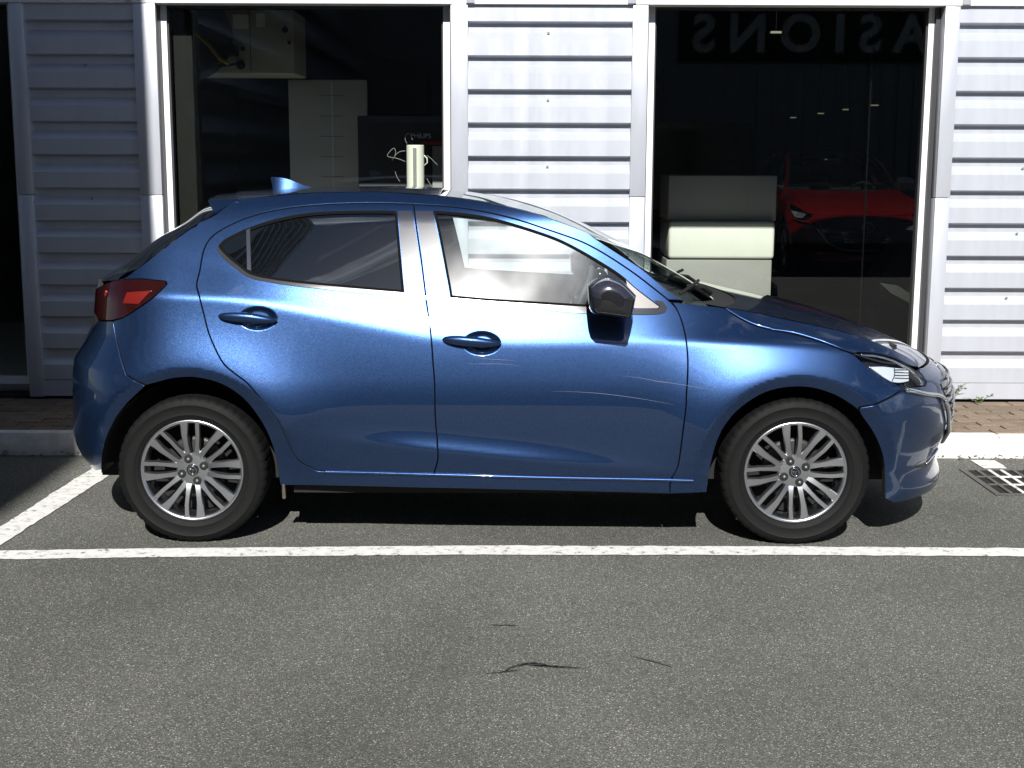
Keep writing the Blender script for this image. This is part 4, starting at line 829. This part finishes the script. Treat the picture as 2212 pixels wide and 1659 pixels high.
def litter(name,x0,x1,y0,y1,n,label,seed):
    rnd=random.Random(seed); lf=MB()
    for i in range(n):
        p=Vector((rnd.uniform(x0,x1),y1-(y1-y0)*rnd.random()**2,rnd.uniform(.004,.02))); b=rnd.uniform(0,2*pi); s=rnd.uniform(.012,.035); d=Vector((cos(b),sin(b),rnd.uniform(-.1,.6))).normalized(); e=Vector((-sin(b),cos(b),rnd.uniform(-.3,.5))).normalized()
        lf.add([p,p+d*s*.5+e*s*.3,p+d*s,p+d*s*.5-e*s*.3],[(0,1,2),(0,2,3)])
    o=lf.build(name,M['dry']); tag(o,label,'leaves',kind='stuff')
litter('dry_leaves',2.15,3.2,1.60,1.725,110,'dry leaves and grit along the kerb foot by the drain',5)
litter('dry_leaves',-3.2,-2.0,1.62,1.725,90,'dry leaves and grit along the kerb foot behind the car',6)
# ================================================================ SHOWROOM
M['clad']=mat('silver grey cladding',(.57,.59,.64),.36,metal=.45,vary=.028,vscale=5,stretch=(2.2,1,.35))
M['clad_trim']=mat('silver grey flashing',(.56,.575,.625),.36,metal=.4,vary=.03,vscale=5,stretch=(2.2,1,.35))
M['whitebar']=mat('white aluminium frame',(.80,.80,.80),.35)
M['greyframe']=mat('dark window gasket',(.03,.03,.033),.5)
M['innerframe']=mat('inner frame',(.016,.016,.014),.8,spec=.1)
M['fascia']=mat('white fascia',(.78,.78,.78),.4,vary=.03,vscale=2)
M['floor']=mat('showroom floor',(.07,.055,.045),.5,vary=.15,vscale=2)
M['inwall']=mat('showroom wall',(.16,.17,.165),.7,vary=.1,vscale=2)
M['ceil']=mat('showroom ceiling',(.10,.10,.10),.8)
M['pane']=glass('showroom glass',(.82,.86,.84),1.52,1.15)
M['screw']=mat('cap screw',(.35,.35,.37),.4,metal=.6)
sh=empty('showroom',(0,2.8,0),'metal clad showroom with two big windows behind the blue car','building')
def at(o): o.location=(0,-2.8,0); return o     # parts are written in world metres
PF,PT=2.790,2.832
def slat_mesh(x0,x1):
    pr=[(PF,0),(PT,-.013),(PT,-.056),(PF,-.106),(PF,-.200)]
    V=[(x,y,z) for x in (x0,x1) for y,z in pr]; n=len(pr)
    F=[(i,i+1,n+i+1,n+i) for i in range(n-1)]
    me=bpy.data.meshes.new('slat'); me.from_pydata(V,[],[f[::-1] for f in F]); me.materials.append(M['clad']); return me
def clad(x0,x1,screws,ztop=2.448,zend=.16):
    b=MB().box(x0,x1,PT+.006,PT+.05,.14,2.56).build('cladding_panel',M['clad'],sh); at(b)
    MB().box(x0,x1,PF,PF+.03,ztop+.001,2.552).build('flashing',M['clad_trim'],b)
    me=slat_mesh(x0,x1); z=ztop; i=0
    while z-.2>zend-.02:
        o=bpy.data.objects.new('slat',me); COL.objects.link(o); o.parent=b; o.location=(0,random.uniform(-.0015,.0015),z+random.uniform(-.001,.001))
        if i in screws:
            for xs in screws[i]:
                MB().lathe([(.008,.0),(.008,-.004),(.004,-.008),(0,-.008)],10,(xs,PF+.022,z-.066)).build('screw',M['screw'],b)
        z-=.2; i+=1
    MB().box(x0,x1,PF+.004,PT,.142,z-.003).build('flashing',M['clad_trim'],b)
    return b
clad(-.274,.720,{0:[.213],2:[.213],4:[.213]})
clad(-2.950,-2.290,{1:[-2.6],5:[-2.6]})
clad(2.690,5.2,{4:[3.14,4.1],6:[3.13,4.1],8:[3.09,4.1],2:[4.1]})
clad(-7.2,-6.6,{})
def frame_box(name,x0,x1,y0,y1,z0,z1,m,par,b=.003): return MB().box(x0,x1,y0,y1,z0,z1,b).build(name,m,par,auto=45)
hd=at(MB().box(-8,6,2.765,3.0,2.545,3.6,.004).build('header',M['fascia'],sh,auto=45))
for xs in (-.262,.708,2.715,-2.31): frame_box('joint_cover',xs-.02,xs+.03,2.757,2.764,2.55,3.59,M['clad_trim'],hd)
base=at(MB().box(-8,6,2.83,3.0,.05,.139).build('plinth',M['liner'],sh))
TRM=[(-2.290,-2.155),(-.378,-.274),(.720,.814),(2.600,2.690),(-3.04,-2.950)]
for a,b in TRM:
    t=at(MB().box(a,b,2.772,2.99,.14,1.400,.003).build('corner_flashing',M['clad_trim'],sh,auto=45))
    at(MB().box(a,b,2.7715,2.99,1.403,2.544,.003).build('corner_flashing',M['clad_trim'],sh,auto=45))
def window(x0,x1,s0,s1,z0=.20,z1=2.548):
    w=MB(); w.box(x0-s0,x0,2.890,2.96,z0,z1); w.box(x1,x1+s1,2.890,2.96,z0,z1); w.box(x0,x1,2.900,2.96,z0,z0+.05); pass
    o=at(w.build('window',M['whitebar'],sh))
    g=MB(); g.box(x0,x0+.010,2.905,2.955,z0+.05,z1-.02); g.box(x1-.010,x1,2.905,2.955,z0+.05,z1-.02); g.box(x0+.01,x1-.01,2.905,2.955,z1-.02,z1-.02); g.box(x0,x1,2.897,2.96,z1-.02,z1); g.build('gasket_topshade',M['greyframe'],o)  # top bar shares the dark side colour to deepen the shade under the header
    mesh('glass_pane',[(x0+.01,2.925,z0+.05),(x1-.01,2.925,z0+.05),(x1-.01,2.925,z1-.02),(x0+.01,2.925,z1-.02)],[(0,1,2,3)],M['pane'],o)
    return o
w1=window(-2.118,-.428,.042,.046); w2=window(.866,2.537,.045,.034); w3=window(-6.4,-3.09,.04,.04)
for a,b,c,d in ((-2.160,-2.154,2.80,2.89),(2.572,2.598,2.86,2.97),(-.384,-.379,2.80,2.95),(.815,.8205,2.80,2.95)): at(MB().box(a,b,c,d,.14,2.54).build('joint',M['greyframe'],sh))
frame_box('inner_jamb',-2.105,-1.99,2.99,3.12,.14,2.6,M['innerframe'],w1)
frame_box('inner_mullion',2.305,2.313,3.3,3.32,.14,2.6,M['seal'],w2)
# shell of the hall
def slab(name,v,m): return at(mesh(name,v,[(0,1,2,3)],m,sh))
BKY=34
M['bounce_zone']=mat('pale floor tiles',(.55,.53,.48),.4,vary=.06,vscale=2)
slab('floor',[(-8,2.97,.139),(14,2.97,.139),(14,6.6,.139),(-8,6.6,.139)],M['bounce_zone'])  # pale zone by the windows, added to bounce sunlight into the hall
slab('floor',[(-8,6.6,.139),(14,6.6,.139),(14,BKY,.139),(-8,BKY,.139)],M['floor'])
rf=MB(); rf.box(-8,2.2,2.9,BKY,4.4,4.6); rf.box(6.8,14,2.9,BKY,4.4,4.6); rf.box(2.2,6.8,2.9,6.6,4.4,4.6); rf.box(2.2,6.8,9.8,BKY,4.4,4.6); rf=at(rf.build('roof',M['ceil'],sh))  # the roof gap is made up to let sun onto the red bonnet
M['added_roofpane']=glass('added roof light pane',(.13,.13,.125),1.5,1.)
at(mesh('added_roof_light',[(2.2,6.6,4.5),(6.8,6.6,4.5),(6.8,9.8,4.5),(2.2,9.8,4.5)],[(0,1,2,3)],M['added_roofpane'],sh)); at(MB().box(-8,14,BKY,BKY+.2,.1,4.4).build('back_wall',M['inwall'],sh)); at(MB().box(-8.2,-8,2.76,BKY,.0,4.6).build('side_wall',M['inwall'],sh)); at(MB().box(14,14.2,2.76,BKY,.0,4.6).build('side_wall',M['inwall'],sh))  # tinted skylight, unseen, added so sunlight reaches the red car's bonnet
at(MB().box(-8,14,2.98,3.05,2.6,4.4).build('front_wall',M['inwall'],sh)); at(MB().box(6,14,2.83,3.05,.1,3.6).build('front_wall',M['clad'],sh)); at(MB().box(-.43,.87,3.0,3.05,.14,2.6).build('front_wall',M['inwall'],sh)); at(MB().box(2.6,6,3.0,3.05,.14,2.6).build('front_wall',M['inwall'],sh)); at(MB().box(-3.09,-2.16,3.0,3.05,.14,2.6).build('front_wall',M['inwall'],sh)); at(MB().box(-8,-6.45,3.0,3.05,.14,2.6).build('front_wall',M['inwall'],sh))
# partition with vertical boards behind the windows
for x0,x1,y in ((-1.2,.9,6.2),(1.0,3.3,9.0)):
    pass
# ================================================================ INSIDE THE SHOWROOM
M['unit']=mat('off-white steel',(.40,.39,.33),.5,vary=.06,vscale=3)
M['partition']=mat('grey laminate',(.72,.72,.71),.5,vary=.05,vscale=2)
M['cream']=mat('cream laminate',(.72,.71,.62),.5,vary=.04,vscale=3)
M['beige']=mat('beige laminate',(.27,.26,.235),.5,vary=.1,vscale=2)
M['greylam_and_shade']=mat('grey door and shade-toned counter top',(.36,.35,.34),.5)
M['tube']=mat('cream plastic tube',(.88,.86,.74),.45)
M['cable']=mat('pale cable',(.26,.25,.23),.5)
M['yellow']=mat('yellow hose',(.35,.27,.03),.5)
M['redstrip']=mat('red strip',(.40,.02,.02),.4)
M['text']=mat('grey blue print',(.75,.85,.95),.5)
M['signblack']=mat('sign black',(.015,.015,.015),.5)
M['lamp']=mat('tube lamp',(.9,.9,.85),.5,emit=(1,.88,.6,.12))
# heater / air handling unit on the left
he=empty('air_unit',(UN[0],4.3,0),'off-white air unit with a black fan mouth and yellow hose high in the left window','air unit')
ux0,ux1,uz0,uz1=UN[1]
MB().box(ux0-UN[0],ux1-UN[0],0,.55,uz0,uz1,.012).build('casing',M['unit'],he,auto=45)
W_=ux1-ux0;H_=uz1-uz0
def ud(n,fx,fz,r,m,rz=None,d=.012): 
    MB().lathe([(r,.0),(r,-d),(r*.8,-d-.002),(0,-d-.002)],32,(ux0+fx*W_-UN[0],0,uz1-fz*H_)).build(n,m,he,auto=40)
mbf=MB().lathe([(.31,.0),(.31,-.02),(.27,-.05),(.05,-.03),(0,-.03)],40,(ux0+.05*W_-UN[0],0,uz1-.42*H_)); mbf.build('fan_mouth',M['dark'],he,auto=40)
ud('vent_hole',.365,.28,.045,M['dark']); ud('knob',.53,.61,.018,M['dark']); ud('knob',.51,.86,.032,M['dark']); ud('knob',.92,.31,.022,M['dark']); ud('knob',.955,.51,.012,M['dark'])
MB().box(ux0+.365*W_-UN[0],ux0+.50*W_-UN[0],-.05,0,uz1-.73*H_,uz1-.55*H_,.01).build('connector',M['dark'],he,auto=45)
MB().box(ux0+.45*W_-UN[0],ux0+.59*W_-UN[0],-.006,0,uz1-.30*H_,uz1-.08*H_).build('label_plate',M['partition'],he)
MB().box(ux0+.66*W_-UN[0],ux0+.74*W_-UN[0],-.006,0,uz1-.27*H_,uz1-.06*H_).build('label_plate',M['partition'],he)
MB().box(ux0+.60*W_-UN[0],ux0+.604*W_-UN[0],-.004,0,uz0+.02,uz1).build('seam',M['dark'],he)
hp=[(0.0,.38),(.12,.36),(.24,.56),(.34,.78),(.42,.85)]
MB().tube([Vector((ux0+a*W_-UN[0],-.07,uz1-b*H_)) for a,b in hp],.014,8).build('hose',M['yellow'],he,True)
MB().tube([Vector((ux0+a*W_-UN[0],-.03,uz1-b*H_)) for a,b in ((.24,.84),(.35,.87),(.50,.85))],.010,8).build('cable',M['dark'],he,True)
# the unit hangs from two rods
for xx in (ux0+.2*W_,ux1-.2*W_): MB().box(xx-UN[0]-.01,xx-UN[0]+.01,.25,.27,uz1-.01,4.4).build('hanger',M['steel'],he)
# tall grey panel with a height scale
pa=empty('height_board',(PN[0],5.0,.139),'tall grey board with a thin blue line and tick marks inside the left window','board')
w_=PN[1]; h_=PN[2]-.139
MB().box(-w_/2,w_/2,0,.09,0,h_,.006).build('board',M['partition'],pa,auto=45)
MB().box(.03,.042,-.003,0,.02,h_-.03).build('blue_line',M['text'],pa)
for i in range(7): MB().box(-.06,.12,-.0035,-.0005,h_-.12-i*.155,h_-.116-i*.155).build('tick_mark',M['cable'],pa)
# display cabinet with lettering, tube and loose cables
dc=empty('tool_cabinet',(DC[0],4.1,.139),'dark tool cabinet with red strip and pale lettering inside the left window','cabinet')
bw=.95; MB().box(-bw/2,bw/2,.10,.55,0,DC[1]-.139,.008).build('carcass',M['trim'],dc,auto=45)
MB().box(-bw/2,bw/2,-.28,.095,0,TB[2]-.141,.006).build('bench',M['trim'],dc,auto=45)
MB().box(-.02,bw/2,.085,.097,DC[2]-.139-.012,DC[2]-.139+.012).build('red_strip',M['redstrip'],dc)
MB().box(.06,bw/2-.03,.080,.097,1.06,DC[2]-.139-.02).build('grey_door',M['greylam_and_shade'],dc)
def text(body,size,loc,rot,m,parent,name='lettering',ext=.002,off=0.,align='CENTER',space=1.):
    c=bpy.data.curves.new(name,'FONT'); c.body=body; c.size=size; c.extrude=ext; c.offset=off; c.align_x=align; c.align_y='BOTTOM_BASELINE'; c.materials.append(m); c.resolution_u=4; c.space_character=space
    t=bpy.data.objects.new(name,c); me=bpy.data.meshes.new_from_object(t); bpy.data.objects.remove(t)
    o=bpy.data.objects.new(name,me); COL.objects.link(o); o.location=loc; o.rotation_euler=rot; o.parent=parent; return o
text('PHILIPS',.046,(DC[3],.094,DC[4]-.139),(pi/2,0,0),M['text'],dc)
tb=empty('plastic_tube',(TB[0],3.72,TB[2]),'sunlit cream tube standing upright on the bench behind the car roof','tube')
MB().lathe([(.0,0),(TB[1],0),(TB[1],TB[3]-.004),(TB[1]-.004,TB[3]),(TB[1]-.008,TB[3]),(TB[1]-.008,.01),(0,.01)],36,axis='z').build('tube_wall',M['tube'],tb,auto=40)
MB().box(-.012,.012,-TB[1]-.003,-TB[1]+.004,.02,TB[3]-.02).build('seam_strip',M['beige'],tb)
MB().tube([Vector((TB[1]-.005,0,TB[3]*.78)),Vector((TB[1]+.020,-.01,TB[3]*.70)),Vector((TB[1]+.022,-.01,TB[3]*.6)),Vector((TB[1]-.005,0,TB[3]*.52))],.004,6).build('tube_handle',M['tube'],tb,True)
def cab(label,pts):
    p=[Vector(q) for q in pts]; s=[Vector(a) for a in resample(np.array([q[:] for q in p]),24)]
    for _ in range(3): s=[s[0]]+[(s[i-1]+s[i]*2+s[i+1])/4 for i in range(1,23)]+[s[-1]]
    o=MB().tube(s,.0024,6).build('loose_cable',M['cable'],None,True); tag(o,label,'cable',group='loose cables around the tube')
for lb,pts in CABS: cab(lb,pts)
# reception counter
rc=empty('reception_counter',(RC[0],4.62,.139),'cream reception counter of stacked panels, top greyed for shade, in the right window','counter')
cw_=RC[1]
MB().box(-cw_/2-.006,cw_/2-.004,.02,.62,0,RC[4]-.139-.006,.006).build('base_panel',M['beige'],rc,auto=45)
MB().box(-cw_/2+.006,cw_/2+.008,0,.62,RC[4]-.139+.004,RC[3]-.139-.004,.022).build('front_panel',M['cream'],rc,auto=60)
MB().box(-cw_/2+.004,cw_/2+.022,.06,.66,RC[3]-.139,RC[2]-.139,.006).build('top_panel',M['greylam_and_shade'],rc,auto=45)  # top panel coloured grey to hold the header's shadow
# black display stand with paper at the right edge
ds=empty('display_stand',(DS[0],4.3,.139),'black leaflet stand with a white sheet at the right edge of the window','stand')
MB().prism([(-.16,0),(.20,0),(.20,1.02),(.10,1.02),(-.16,.62)],0,.4).build('stand_body',M['gloss'],ds,auto=45)
MB().prism([(-.15,.60),(-.06,.52),(.18,.40),(.18,.46),(-.02,.58)],-.01,-.002).build('white_sheet',M['plate'],ds)
MB().prism([(.02,.99),(.16,1.08),(.17,.97)],-.012,-.003).build('white_sheet',M['plate'],ds)
# lit tube lamps in a row
for i,(x,y,z,l) in enumerate(LMP):
    o=MB().box(-l*.42,l*.42,-.02,.02,-.011,.011,.004).build('tube_lamp',M['lamp']); o.location=(x,y,z); tag(o,LMPN[i],'lamp',group='lit tube lamps under the hall ceiling')
    MB().box(-.004,.004,-.004,.004,.011,4.4-z).build('lamp_rod',M['signblack'],o)
# red car in the hall
sw={'blue metallic paint':M['red']}
rcar=copy_tree(car,None,sw); rcar.name='red_car'; rcar.location=(RCAR[0],RCAR[1],.139); rcar.rotation_euler=(0,0,-pi/2); rcar.scale=(1.06,1.05,1.08)
rcar['label']='red car facing the window inside the dark showroom'
# ================================================================ NEIGHBOURS (shade and reflections)
M['wing']=mat('wing cladding',(.68,.69,.71),.26,metal=.85)
M['opp']=mat('opposite cladding',(.42,.43,.44),.6)
M['signblack']=mat('sign black',(.015,.015,.015),.5)
M['signtext']=mat('sign white',(.62,.62,.60),.5)
wg=empty('workshop_wing',(-6.3,-4,0),'tall ribbed workshop wing beside the parking bays, left of the car','building')
wx=-2.67+6.3; wu=-2.33+6.3; y0,y1=-20+4,-.30+4; HH=10.2
MB().box(-4,wx-.12,y0,y1-.04,0,HH).build('wall',M['wing'],wg)
mb=MB(); z=.3
while z<HH-.3:
    pr=[(0,.0),(.12,.10),(.12,.20),(0,.36)]; k=len(pr); V=[]
    for e in (y0,y1-.04):
        for d,h in pr: V.append((wx-.12+d,e,z+h))
    mb.add(V,[(i,i+1,k+i+1,k+i) for i in range(k-1)])
    z+=.45
mb.build('cladding_ribs',M['wing'],wg,kind='stuff'); MB().box(-4.02,wx+.0,y0-.02,y1+.02,HH+.002,HH+.25).build('parapet',M['clad_trim'],wg)
MB().box(wx+.002,wu,y1-1.9,y1,4.45,HH).build('shadow_overhang',M['clad_trim'],wg)  # unseen overhang added to push the wing's shadow edge along the wall
MB().box(wx-.045,wx,y1-.038,y1,0,HH).build('corner_trim',M['clad_trim'],wg)
op=empty('used_car_building',(5,-15,0),'long grey building with a black sign facing the showroom, behind the photographer','building')
MB().box(-16,18,-4,0,0,5.6).build('wall',M['opp'],op)
mb=MB()
for i in range(112): mb.box(-15.9+i*.3,-15.9+i*.3+.14,.001,.035,.3,5.5)
mb.build('cladding_ribs',M['opp'],op,kind='stuff')
MB().box(-16.1,18.1,-4.1,.12,5.602,5.8).build('roof_edge',M['signblack'],op)
sx0,sx1,sz0,sz1=SG
MB().box(sx0-5,sx1-5,.04,.10,sz0,sz1).build('sign_board',M['signblack'],op)
tx=text('OCCASIONS',SGT[1],(SGT[0]-5,.101,SGT[2]),(pi/2,0,pi),M['signtext'],op,align='RIGHT',off=.03,ext=.004,space=1.5)
for i in range(5): 
    f=MB().box(-14+i*2.9,-12+i*2.9,.036,.06,.2,2.3).build('door_opening',M['gloss'],op)
